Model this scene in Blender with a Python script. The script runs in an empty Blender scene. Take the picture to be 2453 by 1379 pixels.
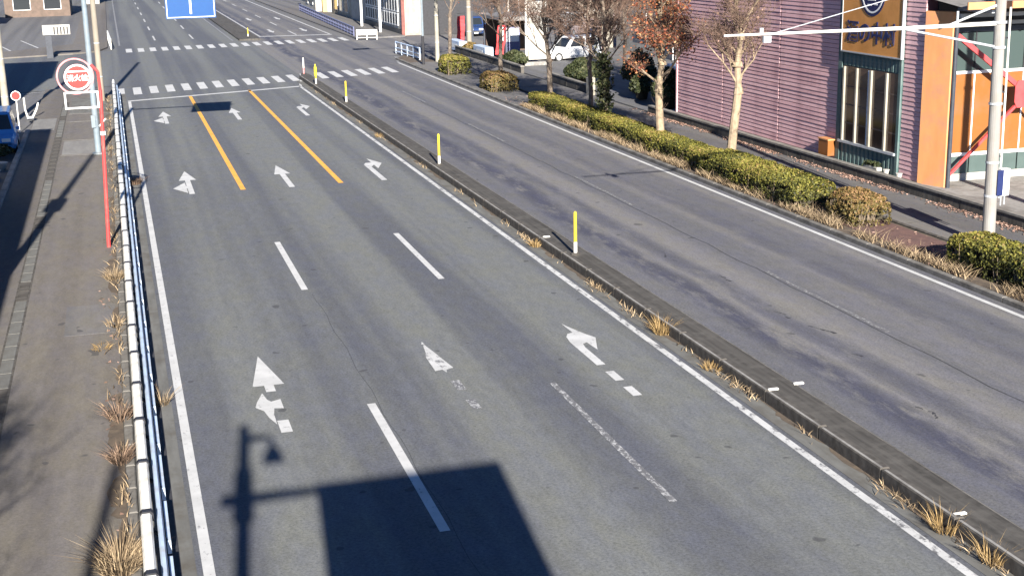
import bpy, bmesh, math, random
import numpy as np
from mathutils import Vector, Matrix
random.seed(7)
rng = np.random.default_rng(7)
SC = bpy.context.scene
COL = SC.collection
# ------------------------------------------------------------------ camera
cam = bpy.data.cameras.new('camera')
cam_o = bpy.data.objects.new('camera', cam)
COL.objects.link(cam_o)
cam.sensor_width = 36.0
cam.lens = 47.7
cam.clip_start = 0.1
cam.clip_end = 3000
R_ = Vector((0.95958627, -0.28065469, -0.02066706))
U_ = Vector((0.09004779, 0.23664312, 0.96741482))
F_ = Vector((0.26661879, 0.930179, -0.25235183))
m = Matrix.Identity(4)
for i in range(3):
    m[i][0] = R_[i]; m[i][1] = U_[i]; m[i][2] = -F_[i]
m[2][3] = 8.5
cam_o.matrix_world = m
SC.camera = cam_o
# ------------------------------------------------------------------ light
SUN_AZ, SUN_EL = math.radians(5.7), math.radians(21.8)
w = bpy.data.worlds.new('World')
SC.world = w
w.use_nodes = True
wn = w.node_tree
sky = wn.nodes.new('ShaderNodeTexSky')
sky.sky_type = 'NISHITA'
sky.sun_disc = False
sky.sun_elevation = SUN_EL
sky.sun_rotation = math.pi + SUN_AZ
sky.air_density = 0.65
sky.dust_density = 0.0
sky.ozone_density = 7.0
bg = wn.nodes['Background']
bg.inputs['Strength'].default_value = 0.05
wn.links.new(sky.outputs[0], bg.inputs['Color'])
sl = bpy.data.lights.new('sun', 'SUN')
sl.energy = 5.0
sl.angle = math.radians(0.5)
sl.color = (1.0, 0.94, 0.85)
sun = bpy.data.objects.new('sun', sl)
COL.objects.link(sun)
sun.location = (-20, -60, 60)
sun.rotation_euler = Vector((math.sin(SUN_AZ) * math.cos(SUN_EL), math.cos(SUN_AZ) * math.cos(SUN_EL), -math.sin(SUN_EL))).to_track_quat('-Z', 'Y').to_euler()
SC.view_settings.view_transform = 'Standard'
SC.view_settings.look = 'None'
SC.view_settings.exposure = 1.6
SC.view_settings.gamma = 1
SC.view_settings.use_curve_mapping = False

# ------------------------------------------------------------------ materials
def C(r, g=None, b=None):
    return (r, r if g is None else g, r if b is None else b, 1)

def nodes(name):
    mt = bpy.data.materials.new(name)
    mt.use_nodes = True
    nt = mt.node_tree
    return mt, nt, nt.nodes['Principled BSDF']

def mathn(nt, op, a, b=None, c=None):
    n = nt.nodes.new('ShaderNodeMath'); n.operation = op
    for k, v in enumerate((a, b, c)):
        if v is None: continue
        if isinstance(v, (int, float)): n.inputs[k].default_value = v
        else: nt.links.new(v, n.inputs[k])
    return n.outputs[0]

def mapped(nt, scale):
    tc = nt.nodes.new('ShaderNodeTexCoord')
    mp = nt.nodes.new('ShaderNodeMapping')
    mp.inputs['Scale'].default_value = scale
    nt.links.new(tc.outputs['Object'], mp.inputs[0])
    return mp.outputs[0]

def noise(nt, scale=(1, 1, 1), s=1.0, detail=4, rough=0.55):
    n = nt.nodes.new('ShaderNodeTexNoise')
    n.inputs['Scale'].default_value = s
    n.inputs['Detail'].default_value = detail
    n.inputs['Roughness'].default_value = rough
    nt.links.new(mapped(nt, scale), n.inputs['Vector'])
    return n.outputs[0]

def ramp(nt, fac, stops):
    r = nt.nodes.new('ShaderNodeValToRGB')
    e = r.color_ramp.elements
    while len(e) < len(stops): e.new(0.5)
    for k, (p, c) in enumerate(stops):
        e[k].position = p
        e[k].color = c if len(c) == 4 else C(*c)
    nt.links.new(fac, r.inputs[0])
    return r.outputs[0]

def mixc(nt, fac, a, b, mode='MIX'):
    n = nt.nodes.new('ShaderNodeMix'); n.data_type = 'RGBA'; n.blend_type = mode
    for k, v in ((0, fac), (6, a), (7, b)):
        if isinstance(v, (int, float)): n.inputs[k].default_value = v
        elif isinstance(v, tuple): n.inputs[k].default_value = v
        else: nt.links.new(v, n.inputs[k])
    return n.outputs[2]

def bump(nt, bs, h, strength=0.3, dist=0.02):
    b = nt.nodes.new('ShaderNodeBump')
    b.inputs['Strength'].default_value = strength
    b.inputs['Distance'].default_value = dist
    nt.links.new(h, b.inputs['Height'])
    nt.links.new(b.outputs[0], bs.inputs['Normal'])

def M(name, c1, c2=None, scale=(1, 1, 1), s=6.0, rough=0.6, metal=0.0, bmp=0.0, grime=None, gs=1.2, spec=0.3):
    mt, nt, bs = nodes(name)
    bs.inputs['Roughness'].default_value = rough
    bs.inputs['Metallic'].default_value = metal
    bs.inputs['Specular IOR Level'].default_value = spec
    c2 = c2 or tuple(x * 0.82 for x in c1[:3]) + (1,)
    nz = noise(nt, scale, s)
    col = ramp(nt, nz, [(0.32, c1), (0.68, c2)])
    if grime:
        g = noise(nt, (1, 1, 1), gs, 6, 0.65)
        col = mixc(nt, ramp(nt, g, [(0.48, C(0)), (0.7, C(0.85))]), col, grime)
    nt.links.new(col, bs.inputs['Base Color'])
    if bmp: bump(nt, bs, nz, bmp)
    return mt

def leafmat(name, stops, rough=0.55):
    mt, nt, bs = nodes(name)
    at = nt.nodes.new('ShaderNodeAttribute'); at.attribute_name = 'tint'
    col = ramp(nt, at.outputs['Fac'], stops)
    nt.links.new(col, bs.inputs['Base Color'])
    bs.inputs['Roughness'].default_value = rough
    bs.inputs['Specular IOR Level'].default_value = 0.2
    return mt

def asphalt(name, a, b, grain=0.55, right=False, band=None):
    mt, nt, bs = nodes(name)
    streak = noise(nt, (0.85, 0.013, 1), 1.0, 3, 0.5)
    patch = noise(nt, (0.16, 0.05, 1), 1.0, 5, 0.6)
    fine = noise(nt, (1, 1, 1), 19.0, 4, 0.9)
    mid = noise(nt, (1, 0.35, 1), 5.5, 5, 0.7)
    if band:
        tcb = nt.nodes.new('ShaderNodeTexCoord'); spb = nt.nodes.new('ShaderNodeSeparateXYZ')
        nt.links.new(tcb.outputs['Object'], spb.inputs[0])
        wv = mathn(nt, 'COSINE', mathn(nt, 'MULTIPLY', mathn(nt, 'SUBTRACT', spb.outputs[0], band[0]), 2 * math.pi / band[1]))
        streak = mathn(nt, 'ADD', mathn(nt, 'MULTIPLY', wv, 0.10), streak)
    col = ramp(nt, streak, [(0.40, a), (0.60, b)])
    col = mixc(nt, ramp(nt, patch, [(0.45, C(0)), (0.7, C(0.3))]), col, tuple(x * 1.12 for x in b[:3]) + (1,))
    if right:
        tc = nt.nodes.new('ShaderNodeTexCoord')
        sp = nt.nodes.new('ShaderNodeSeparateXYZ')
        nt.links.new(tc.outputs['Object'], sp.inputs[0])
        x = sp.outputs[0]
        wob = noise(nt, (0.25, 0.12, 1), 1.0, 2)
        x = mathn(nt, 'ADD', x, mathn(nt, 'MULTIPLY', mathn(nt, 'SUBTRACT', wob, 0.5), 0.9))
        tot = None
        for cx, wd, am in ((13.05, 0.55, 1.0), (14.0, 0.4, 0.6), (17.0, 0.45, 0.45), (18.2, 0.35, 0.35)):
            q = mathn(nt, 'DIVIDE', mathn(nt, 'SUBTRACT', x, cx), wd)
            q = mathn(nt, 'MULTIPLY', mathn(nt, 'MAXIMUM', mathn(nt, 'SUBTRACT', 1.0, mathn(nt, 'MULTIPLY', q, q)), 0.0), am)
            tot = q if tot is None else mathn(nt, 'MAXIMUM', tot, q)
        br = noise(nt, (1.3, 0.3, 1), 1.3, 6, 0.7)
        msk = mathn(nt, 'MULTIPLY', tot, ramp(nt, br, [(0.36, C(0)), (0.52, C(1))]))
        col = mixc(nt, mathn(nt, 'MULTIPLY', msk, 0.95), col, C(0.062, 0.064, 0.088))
    g2 = ramp(nt, fine, [(0.25, C(1 - grain)), (0.5, C(1.0)), (0.78, C(1 + grain * 0.9))])
    col = mixc(nt, 1.0, col, g2, 'MULTIPLY')
    col = mixc(nt, 1.0, col, ramp(nt, mid, [(0.3, C(0.86)), (0.7, C(1.1))]), 'MULTIPLY')
    hue = noise(nt, (1, .4, 1), 1.7, 4, 0.7)
    col = mixc(nt, 1.0, col, ramp(nt, hue, [(0.36, C(0.97, 0.98, 1.06)), (0.64, C(1.03, 1.02, 0.96))]), 'MULTIPLY')
    spots = noise(nt, (1, 1, 1), 2.7, 1, 0.4)
    col = mixc(nt, ramp(nt, spots, [(0.735, C(0)), (0.765, C(0.6))]), col, C(0.05, 0.05, 0.055))
    nt.links.new(col, bs.inputs['Base Color'])
    bs.inputs['Roughness'].default_value = 0.85
    bs.inputs['Specular IOR Level'].default_value = 0.18
    bump(nt, bs, fine, 0.25, 0.01)
    return mt

def paint(name, c, wear, under=(0.13, 0.13, 0.135), s=9.0):
    mt, nt, bs = nodes(name)
    n1 = noise(nt, (1, 0.6, 1), s, 8, 0.78)
    n2 = noise(nt, (1, 1, 1), 1.6, 3, 0.6)
    f = ramp(nt, n1, [(max(0.0, wear - 0.05), C(1)), (wear + 0.04, C(0))])
    c2 = tuple(x * 0.8 for x in c[:3]) + (1,)
    col = mixc(nt, f, ramp(nt, n2, [(0.35, c), (0.7, c2)]), C(*under))
    nt.links.new(col, bs.inputs['Base Color'])
    bs.inputs['Roughness'].default_value = 0.7
    bs.inputs['Specular IOR Level'].default_value = 0.2
    return mt

def glass(name, c, rough=0.08):
    mt, nt, bs = nodes(name)
    bs.inputs['Base Color'].default_value = c
    bs.inputs['Roughness'].default_value = rough
    bs.inputs['Specular IOR Level'].default_value = 0.5
    return mt

MT = dict(
    road_l=asphalt('asphalt_worn', C(0.101, 0.105, 0.116), C(0.150, 0.155, 0.151), band=(2.45, 3.37)),
    road_r=asphalt('asphalt_old', C(0.118, 0.118, 0.128), C(0.172, 0.166, 0.162), right=True, band=(14.9, 1.75)),
    lot=asphalt('asphalt_lot', C(0.11, 0.11, 0.114), C(0.155, 0.153, 0.152), 0.25),
    walk=asphalt('pavement_asphalt', C(0.124, 0.112, 0.101), C(0.155, 0.142, 0.128), 0.3),
    walk_r=asphalt('pavement_asphalt_right', C(0.115, 0.112, 0.112), C(0.16, 0.152, 0.145), 0.25),
    conc=M('concrete', C(0.30, 0.29, 0.27), C(0.22, 0.21, 0.195), s=5, rough=.85, bmp=.2, grime=C(.12, .11, .1)),
    gutter=M('gutter_concrete', C(0.16, 0.16, 0.15), C(0.11, 0.108, 0.10), scale=(1, .2, 1), s=5, rough=.9, bmp=.2, grime=C(.09, .08, .065)),
    kerb=M('kerb_concrete', C(0.19, 0.18, 0.165), C(0.13, 0.122, 0.11), s=6, rough=.9, bmp=.3, grime=C(.075, .068, .058), gs=2.2),
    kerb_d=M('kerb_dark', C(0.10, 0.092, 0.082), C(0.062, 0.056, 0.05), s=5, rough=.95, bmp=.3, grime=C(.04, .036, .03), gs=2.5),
    medtop=M('median_top', C(0.085, 0.079, 0.071), C(0.042, 0.039, 0.035), scale=(5, .15, 1), s=2.2, rough=.95, bmp=.3, grime=C(.105, .098, .088), gs=2.6),
    strip=M('median_side_strip', C(0.21, 0.205, 0.195), C(0.165, 0.16, 0.155), scale=(1, .2, 1), s=4, rough=.9, bmp=.2),
    soil=M('dry_soil', C(0.12, 0.093, 0.07), C(0.075, 0.06, 0.048), s=4, rough=1, bmp=.6, grime=C(.17, .13, .09), gs=3),
    redsoil=M('reddish_soil', C(0.15, 0.085, 0.072), C(0.10, 0.06, 0.055), s=4, rough=1, bmp=.5),
    wall=M('block_wall', C(0.115, 0.105, 0.092), C(0.07, 0.064, 0.056), scale=(1, 1.5, .4), s=4, rough=.95, bmp=.3, grime=C(.045, .042, .036), gs=1.5),
    coping=M('wall_coping', C(0.25, 0.235, 0.21), C(0.17, 0.16, 0.145), s=5, rough=.9, bmp=.2, grime=C(.1, .09, .08)),
    white=M('white_paint_metal', C(0.82, 0.80, 0.74), C(0.74, 0.72, 0.66), s=4, rough=.45, grime=C(.5, .45, .36), gs=2),
    bluew=M('pale_blue_shade_and_highlight', C(0.50, 0.60, 0.74), C(0.42, 0.52, 0.66), s=4, rough=.4, grime=C(.4, .4, .38), gs=2),
    line=paint('road_paint_white', C(0.54, 0.54, 0.53), 0.385),
    line2=paint('road_paint_white_scuffed', C(0.54, 0.54, 0.53), 0.44, s=5),
    faded=paint('road_paint_faded', C(0.46, 0.46, 0.46), 0.54, s=11),
    ghost=paint('road_paint_ghost', C(0.42, 0.42, 0.41), 0.57, s=12),
    yellow=paint('road_paint_yellow', C(0.80, 0.40, 0.075), 0.35),
    seam=M('tar_seam', C(0.05, 0.05, 0.055), C(0.03, 0.03, 0.035), rough=.7),  # tar lines, and the painted shadow strip beside the guardrail
    steel=M('galvanised_steel', C(0.48, 0.50, 0.52), C(0.40, 0.42, 0.44), s=5, rough=.45, metal=.2),
    steelb=M('blue_grey_steel', C(0.19, 0.235, 0.27), C(0.15, 0.185, 0.21), s=4, rough=.5, grime=C(.2, .2, .2)),
    pole=M('concrete_pole', C(0.27, 0.26, 0.245), C(0.21, 0.20, 0.188), scale=(1, 1, .3), s=5, rough=.85, bmp=.1, grime=C(.22, .2, .17), gs=2),
    tan=M('tan_pole', C(0.27, 0.24, 0.195), C(0.21, 0.185, 0.15), scale=(1, 1, .3), s=4, rough=.85, grime=C(.22, .19, .15)),
    cream=M('cream_paint', C(0.34, 0.315, 0.26), C(0.28, 0.26, 0.215), s=3, rough=.6, grime=C(.2, .18, .14)),
    dark=M('dark_metal', C(0.035, 0.035, 0.04), C(0.022, 0.022, 0.025), rough=.5),
    darkb=M('dark_bluegrey', C(0.05, 0.055, 0.07), C(0.035, 0.04, 0.05), rough=.5),
    red=M('red_paint', C(0.52, 0.055, 0.055), C(0.42, 0.045, 0.045), s=3, rough=.5, grime=C(.42, .12, .1), gs=3),
    redl=M('red_sign_face', C(0.34, 0.035, 0.03), C(0.29, 0.03, 0.027), s=2, rough=.45),
    pink=M('faded_pink_ring', C(0.62, 0.25, 0.25), C(0.52, 0.16, 0.17), s=6, rough=.5),
    bred=M('brace_red', C(0.50, 0.07, 0.07), C(0.38, 0.05, 0.055), s=4, rough=.5),
    yelp=M('bollard_yellow', C(0.74, 0.56, 0.03), C(0.66, 0.48, 0.03), s=6, rough=.45, grime=C(.42, .32, .06), gs=5),
    siding=M('mauve_siding', C(0.70, 0.43, 0.44), C(0.60, 0.36, 0.37), scale=(1, .25, 1), s=3.5, rough=.6, grime=C(.38, .21, .23), gs=.9),
    sidingb=M('mauve_siding_pale', C(0.74, 0.47, 0.475), C(0.66, 0.41, 0.42), scale=(1, .3, 1), s=3, rough=.6, grime=C(.42, .245, .26), gs=1.1),
    sidegap=M('siding_backing', C(0.09, 0.04, 0.05), C(0.07, 0.032, 0.04), rough=.9),
    teal=M('teal_panel', C(0.085, 0.14, 0.135), C(0.065, 0.11, 0.108), scale=(1, 1, .3), s=4, rough=.5, grime=C(.16, .2, .19), gs=1.3),
    teals=M('teal_sheet', C(0.075, 0.105, 0.098), C(0.06, 0.085, 0.08), s=2, rough=.4),
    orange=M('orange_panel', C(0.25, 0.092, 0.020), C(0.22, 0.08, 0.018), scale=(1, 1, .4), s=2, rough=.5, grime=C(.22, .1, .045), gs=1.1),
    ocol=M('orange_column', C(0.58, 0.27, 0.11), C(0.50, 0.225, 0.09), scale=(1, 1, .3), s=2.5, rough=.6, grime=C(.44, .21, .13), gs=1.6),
    ycol=M('yellow_column', C(0.60, 0.42, 0.16), C(0.50, 0.34, 0.13), s=3, rough=.5),
    signo=M('sign_orange', C(0.66, 0.30, 0.085), C(0.58, 0.26, 0.075), s=1.2, rough=.4, grime=C(.5, .22, .05), gs=1.2),
    navy=M('sign_navy', C(0.018, 0.028, 0.10), C(0.015, 0.022, 0.08), rough=.4),
    signw=M('sign_white', C(0.80, 0.80, 0.78), C(0.74, 0.74, 0.72), rough=.4),
    blue=M('guide_blue', C(0.006, 0.060, 0.20), C(0.006, 0.055, 0.19), rough=.4),
    carblue=M('car_blue', C(0.06, 0.24, 0.55), C(0.055, 0.22, 0.5), rough=.25, spec=.6),
    carnavy=M('car_navy', C(0.02, 0.045, 0.14), C(0.018, 0.04, 0.12), rough=.22, spec=.6),
    carwhite=M('car_white', C(0.80, 0.80, 0.79), C(0.76, 0.76, 0.75), rough=.25, spec=.5),
    carsilver=M('car_silver', C(0.50, 0.48, 0.48), C(0.45, 0.43, 0.43), rough=.3, metal=.3),
    carpink=M('car_pale', C(0.62, 0.50, 0.48), C(0.56, 0.45, 0.43), rough=.3),
    rubber=M('rubber', C(0.02), C(0.028), rough=.85),
    rim=M('rim', C(0.55), C(0.48), rough=.35, metal=.4),
    glassd=glass('dark_glass', C(0.02, 0.024, 0.028)),
    glasst=glass('teal_glass', C(0.045, 0.065, 0.062), .12),
    glassb=glass('shop_glass', C(0.075, 0.048, 0.036), .1),
    lamp=glass('headlamp', C(0.7, 0.7, 0.68), .15),
    lampr=glass('tail_lamp', C(0.4, 0.02, 0.02), .2),
    bark=M('pale_bark', C(0.36, 0.28, 0.19), C(0.24, 0.18, 0.12), scale=(1, 1, .35), s=9, rough=.95, bmp=.6, grime=C(.13, .1, .07), gs=4),
    barkd=M('dark_bark', C(0.17, 0.13, 0.10), C(0.09, 0.072, 0.058), scale=(1, 1, .4), s=9, rough=.95, bmp=.6, grime=C(.3, .25, .19), gs=4),
    twig=M('twig', C(0.17, 0.108, 0.08), C(0.10, 0.068, 0.052), s=6, rough=.95),
    stem=M('hedge_stem', C(0.30, 0.23, 0.16), C(0.17, 0.13, 0.09), s=8, rough=.95),
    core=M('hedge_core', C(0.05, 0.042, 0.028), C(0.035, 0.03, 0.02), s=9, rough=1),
    roofg=M('grey_roof', C(0.22, 0.21, 0.20), C(0.17, 0.16, 0.155), s=2, rough=.7, grime=C(.12, .11, .1)),
    beige=M('beige_wall', C(0.46, 0.40, 0.33), C(0.40, 0.35, 0.29), s=2, rough=.8, grime=C(.3, .26, .2)),
    brown=M('brown_wall', C(0.14, 0.10, 0.08), C(0.10, 0.075, 0.06), s=2, rough=.8),
    brick=M('redbrown_trim', C(0.22, 0.09, 0.075), C(0.16, 0.065, 0.055), s=4, rough=.8),
    pinkw=M('pale_pink_wall', C(0.36, 0.28, 0.25), C(0.31, 0.245, 0.215), s=2, rough=.8, grime=C(.26, .2, .17)),
    wwall=M('white_wall', C(0.42, 0.405, 0.37), C(0.37, 0.355, 0.325), s=2, rough=.8, grime=C(.28, .26, .22)),
    purple=M('bluish_panel', C(0.16, 0.17, 0.28), C(0.13, 0.14, 0.24), rough=.5),
    banner=M('banner_red', C(0.62, 0.05, 0.06), C(0.55, 0.06, 0.06), s=3, rough=.8),
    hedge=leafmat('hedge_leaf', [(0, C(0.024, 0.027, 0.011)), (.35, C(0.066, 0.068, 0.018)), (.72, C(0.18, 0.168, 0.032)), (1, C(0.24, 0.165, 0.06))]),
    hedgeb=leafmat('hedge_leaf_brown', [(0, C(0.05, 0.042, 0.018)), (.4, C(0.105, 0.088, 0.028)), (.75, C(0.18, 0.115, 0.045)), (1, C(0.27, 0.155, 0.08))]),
    green=leafmat('bush_leaf', [(0, C(0.014, 0.02, 0.010)), (.5, C(0.036, 0.045, 0.018)), (1, C(0.095, 0.095, 0.045))]),
    redleaf=leafmat('autumn_leaf', [(0, C(0.10, 0.04, 0.025)), (.45, C(0.24, 0.065, 0.035)), (.75, C(0.28, 0.11, 0.045)), (1, C(0.36, 0.24, 0.12))]),
    dry=leafmat('dry_grass', [(0, C(0.06, 0.045, 0.03)), (.4, C(0.17, 0.122, 0.075)), (1, C(0.44, 0.335, 0.21))], .9),
    dryy=leafmat('dry_grass_yellow', [(0, C(0.12, 0.078, 0.035)), (.5, C(0.25, 0.165, 0.068)), (1, C(0.44, 0.31, 0.15))], .9),
    rust=leafmat('rusty_weed', [(0, C(0.06, 0.042, 0.03)), (.5, C(0.145, 0.098, 0.07)), (1, C(0.30, 0.205, 0.145))], .9),
    litter=leafmat('leaf_litter', [(0, C(0.12, 0.075, 0.055)), (.5, C(0.25, 0.155, 0.12)), (1, C(0.42, 0.28, 0.22))], .9),
)

# ------------------------------------------------------------------ object helpers
ORG = {}

def props(o, label=None, cat=None, group=None, kind=None):
    if label: o['label'] = label
    if cat: o['category'] = cat
    if group: o['group'] = group
    if kind: o['kind'] = kind
    return o

def thing(name, label, cat, loc=(0, 0, 0), group=None):
    o = bpy.data.objects.new(name, None)
    o.empty_display_size = 0.2
    COL.objects.link(o)
    o.location = loc
    ORG[o] = Vector(loc)
    return props(o, label, cat, group)

class MB:
    def __init__(s): s.v = []; s.f = []
    def add(s, vs, fs):
        n = len(s.v)
        s.v += [tuple(v) for v in vs]
        s.f += [tuple(n + i for i in f) for f in fs]
        return s
    def box(s, x0, x1, y0, y1, z0, z1):
        return s.add([(x0, y0, z0), (x1, y0, z0), (x1, y1, z0), (x0, y1, z0), (x0, y0, z1), (x1, y0, z1), (x1, y1, z1), (x0, y1, z1)],
                     [(3, 2, 1, 0), (4, 5, 6, 7), (0, 1, 5, 4), (1, 2, 6, 5), (2, 3, 7, 6), (3, 0, 4, 7)])
    def cbox(s, x0, x1, y0, y1, z0, z1, c=0.02):
        # box with chamfered upper edges
        return s.add([(x0, y0, z0), (x1, y0, z0), (x1, y1, z0), (x0, y1, z0), (x0, y0, z1 - c), (x1, y0, z1 - c), (x1, y1, z1 - c), (x0, y1, z1 - c),
                      (x0 + c, y0 + c, z1), (x1 - c, y0 + c, z1), (x1 - c, y1 - c, z1), (x0 + c, y1 - c, z1)],
                     [(3, 2, 1, 0), (8, 9, 10, 11), (0, 1, 5, 4), (1, 2, 6, 5), (2, 3, 7, 6), (3, 0, 4, 7), (4, 5, 9, 8), (5, 6, 10, 9), (6, 7, 11, 10), (7, 4, 8, 11)])
    def tube(s, p0, p1, r0, r1=None, n=8, cap=True):
        p0, p1 = Vector(p0), Vector(p1)
        r1 = r0 if r1 is None else r1
        d = (p1 - p0).normalized()
        a = d.orthogonal().normalized(); b = d.cross(a)
        vs = []
        for p, r in ((p0, r0), (p1, r1)):
            for k in range(n):
                t = 2 * math.pi * k / n
                vs.append(p + (a * math.cos(t) + b * math.sin(t)) * r)
        fs = [(k, (k + 1) % n, n + (k + 1) % n, n + k) for k in range(n)]
        if cap: fs += [tuple(range(n - 1, -1, -1)), tuple(range(n, 2 * n))]
        return s.add(vs, fs)
    def path(s, pts, r, n=8):
        for a, b in zip(pts, pts[1:]): s.tube(a, b, r, r, n)
        return s
    def prism(s, poly, axis, a, b):
        # poly in the two other axes, extruded along axis
        n = len(poly)
        def P(p, t):
            return {'x': (t, p[0], p[1]), 'y': (p[0], t, p[1]), 'z': (p[0], p[1], t)}[axis]
        return s.add([P(p, a) for p in poly] + [P(p, b) for p in poly],
                     [tuple(range(n - 1, -1, -1)), tuple(range(n, 2 * n))] + [(k, (k + 1) % n, n + (k + 1) % n, n + k) for k in range(n)])
    def flat(s, poly, z):
        return s.add([(p[0], p[1], z) for p in poly], [tuple(range(len(poly)))])
    def disc(s, c, nrm, r, t, n=28, ri=0.0):
        c, d = Vector(c), Vector(nrm).normalized()
        if ri == 0: return s.tube(c, c + d * t, r, r, n)
        a = d.orthogonal().normalized(); b = d.cross(a)
        vs = []
        for rr_, off in ((r, 0), (r, t), (ri, t), (ri, 0)):
            for k in range(n):
                th = 2 * math.pi * k / n
                vs.append(c + d * off + (a * math.cos(th) + b * math.sin(th)) * rr_)
        fs = []
        for q in range(4):
            q2 = (q + 1) % 4
            for k in range(n):
                k2 = (k + 1) % n
                fs.append((q * n + k, q * n + k2, q2 * n + k2, q2 * n + k))
        return s.add(vs, fs)
    def mesh(s, name, mat, org=Vector((0, 0, 0)), smooth=False):
        me = bpy.data.meshes.new(name)
        me.from_pydata([tuple(Vector(v) - org) for v in s.v], [], s.f)
        bm = bmesh.new(); bm.from_mesh(me)
        bmesh.ops.recalc_face_normals(bm, faces=bm.faces)
        bm.to_mesh(me); bm.free()
        me.materials.append(mat)
        if smooth:
            for p in me.polygons: p.use_smooth = True
        return me
    def build(s, name, mat, parent=None, loc=None, smooth=False):
        org = ORG[parent] if parent else Vector(loc or (0, 0, 0))
        o = bpy.data.objects.new(name, s.mesh(name, mat, org, smooth))
        COL.objects.link(o)
        if parent: o.parent = parent
        else: o.location = org
        ORG[o] = org
        return o

def struct(o):
    o['kind'] = 'structure'; return o

def put(me, name, parent, loc):
    # a further object that shares a mesh, moved by loc (relative to the parent)
    o = bpy.data.objects.new(name, me)
    COL.objects.link(o); o.parent = parent; o.location = loc
    ORG[o] = ORG[parent]
    return o

def copy_tree(o, parent=None):
    c = o.copy(); COL.objects.link(c)
    if parent: c.parent = parent
    for ch in list(o.children): copy_tree(ch, c)
    return c

def fast_mesh(name, verts, faces, mat, tint=None, smooth=False):
    # verts Nx3, faces MxK (K constant)
    verts = np.asarray(verts, np.float32); faces = np.asarray(faces, np.int32)
    me = bpy.data.meshes.new(name)
    k = faces.shape[1]
    me.vertices.add(len(verts)); me.vertices.foreach_set('co', verts.ravel())
    me.loops.add(faces.size); me.loops.foreach_set('vertex_index', faces.ravel())
    me.polygons.add(len(faces))
    me.polygons.foreach_set('loop_start', np.arange(0, faces.size, k, dtype=np.int32))
    me.polygons.foreach_set('loop_total', np.full(len(faces), k, np.int32))
    me.update(calc_edges=True)
    if tint is not None:
        at = me.attributes.new('tint', 'FLOAT', 'FACE')
        at.data.foreach_set('value', np.asarray(tint, np.float32))
    me.materials.append(mat)
    if smooth: me.polygons.foreach_set('use_smooth', np.ones(len(faces), bool))
    return me

def mesh_obj(name, me, parent=None, loc=(0, 0, 0)):
    o = bpy.data.objects.new(name, me); COL.objects.link(o)
    if parent: o.parent = parent; ORG[o] = ORG[parent]
    else: ORG[o] = Vector(loc)
    o.location = loc
    return o

def unit(n):
    v = rng.normal(size=(n, 3)); return v / np.linalg.norm(v, axis=1)[:, None]

def leaves(name, pts, size, mat, nrm=None, spread=1.0, aspect=1.6, tint=None):
    n = len(pts)
    d = unit(n) * spread + (nrm if nrm is not None else 0)
    d /= np.linalg.norm(d, axis=1)[:, None]
    a = np.cross(d, unit(n)); a /= np.linalg.norm(a, axis=1)[:, None]
    b = np.cross(d, a)
    sz = size * rng.uniform(.6, 1.4, n)[:, None]
    a = a * sz * .5 * aspect; b = b * sz * .5
    v = np.stack([pts - a, pts - b * .9, pts + a, pts + b * .9], 1).reshape(-1, 3)
    f = np.arange(4 * n).reshape(n, 4)
    return fast_mesh(name, v, f, mat, rng.uniform(0, 1, n) if tint is None else tint)

def blades(name, base, lean, h, wid, mat, tint=None):
    n = len(base)
    side = unit(n); side[:, 2] = 0; side /= np.linalg.norm(side, axis=1)[:, None]
    hh = h * rng.uniform(.45, 1.2, n)[:, None]
    up = np.array([0, 0, 1.0]) + lean
    mid = base + up * hh * .55
    tip = base + up * hh + lean * hh * .5
    ww = wid * rng.uniform(.6, 1.4, n)[:, None]
    v = np.stack([base - side * ww, base + side * ww, mid + side * ww * .7, mid - side * ww * .7, tip], 1).reshape(-1, 3)
    i = np.arange(n)[:, None] * 5
    f = np.concatenate([np.concatenate([i, i + 1, i + 2], 1), np.concatenate([i, i + 2, i + 3], 1), np.concatenate([i + 3, i + 2, i + 4], 1)])
    t = rng.uniform(0, 1, n) if tint is None else tint
    return fast_mesh(name, v, f, mat, np.concatenate([t, t, t]))

def text_mesh(txt, size, name, mat, parent, org, xd, yd, depth=0.012, squash=1.0):
    cu = bpy.data.curves.new(name, 'FONT')
    cu.body = txt; cu.size = size; cu.align_x = 'CENTER'; cu.align_y = 'CENTER'
    cu.extrude = depth; cu.offset = size * 0.015
    cu.resolution_u = 3
    o = bpy.data.objects.new(name, cu); COL.objects.link(o)
    dg = bpy.context.evaluated_depsgraph_get()
    me = bpy.data.meshes.new_from_object(o.evaluated_get(dg))
    bpy.data.objects.remove(o)
    xd, yd = Vector(xd), Vector(yd); nd = xd.cross(yd)
    mm = Matrix.Identity(4)
    for i in range(3):
        mm[i][0] = xd[i] * squash; mm[i][1] = yd[i]; mm[i][2] = nd[i]; mm[i][3] = org[i] - ORG[parent][i]
    me.transform(mm)
    me.materials.clear(); me.materials.append(mat)
    o = bpy.data.objects.new(name, me); COL.objects.link(o); o.parent = parent
    ORG[o] = ORG[parent]
    return o

# ------------------------------------------------------------------ ground, road, pavements
struct(MB().flat([(-700, -300), (700, -300), (700, 1500), (-700, 1500)], -0.02).build('ground', MT['lot']))
SK = 0.343                                   # skew of the near crossing
road = struct(MB().flat([(-0.1, -60), (11.4, -60), (11.4, 420), (-0.1, 420)], 0.0).build('road', MT['road_l']))
MB().flat([(11.4, -60), (19.25, -60), (19.25, 420), (11.4, 420)], 0.0).build('oncoming_carriageway', MT['road_r'], road)
struct(MB().flat([(-90, 62), (-0.104, 87), (-0.104, 116), (-90, 96)], 0.0).build('side_street', MT['road_l']))
struct(MB().flat([(19.254, 99.5), (90, 104), (90, 122), (19.254, 117)], 0.0).build('side_street_right', MT['road_r']))
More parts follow.
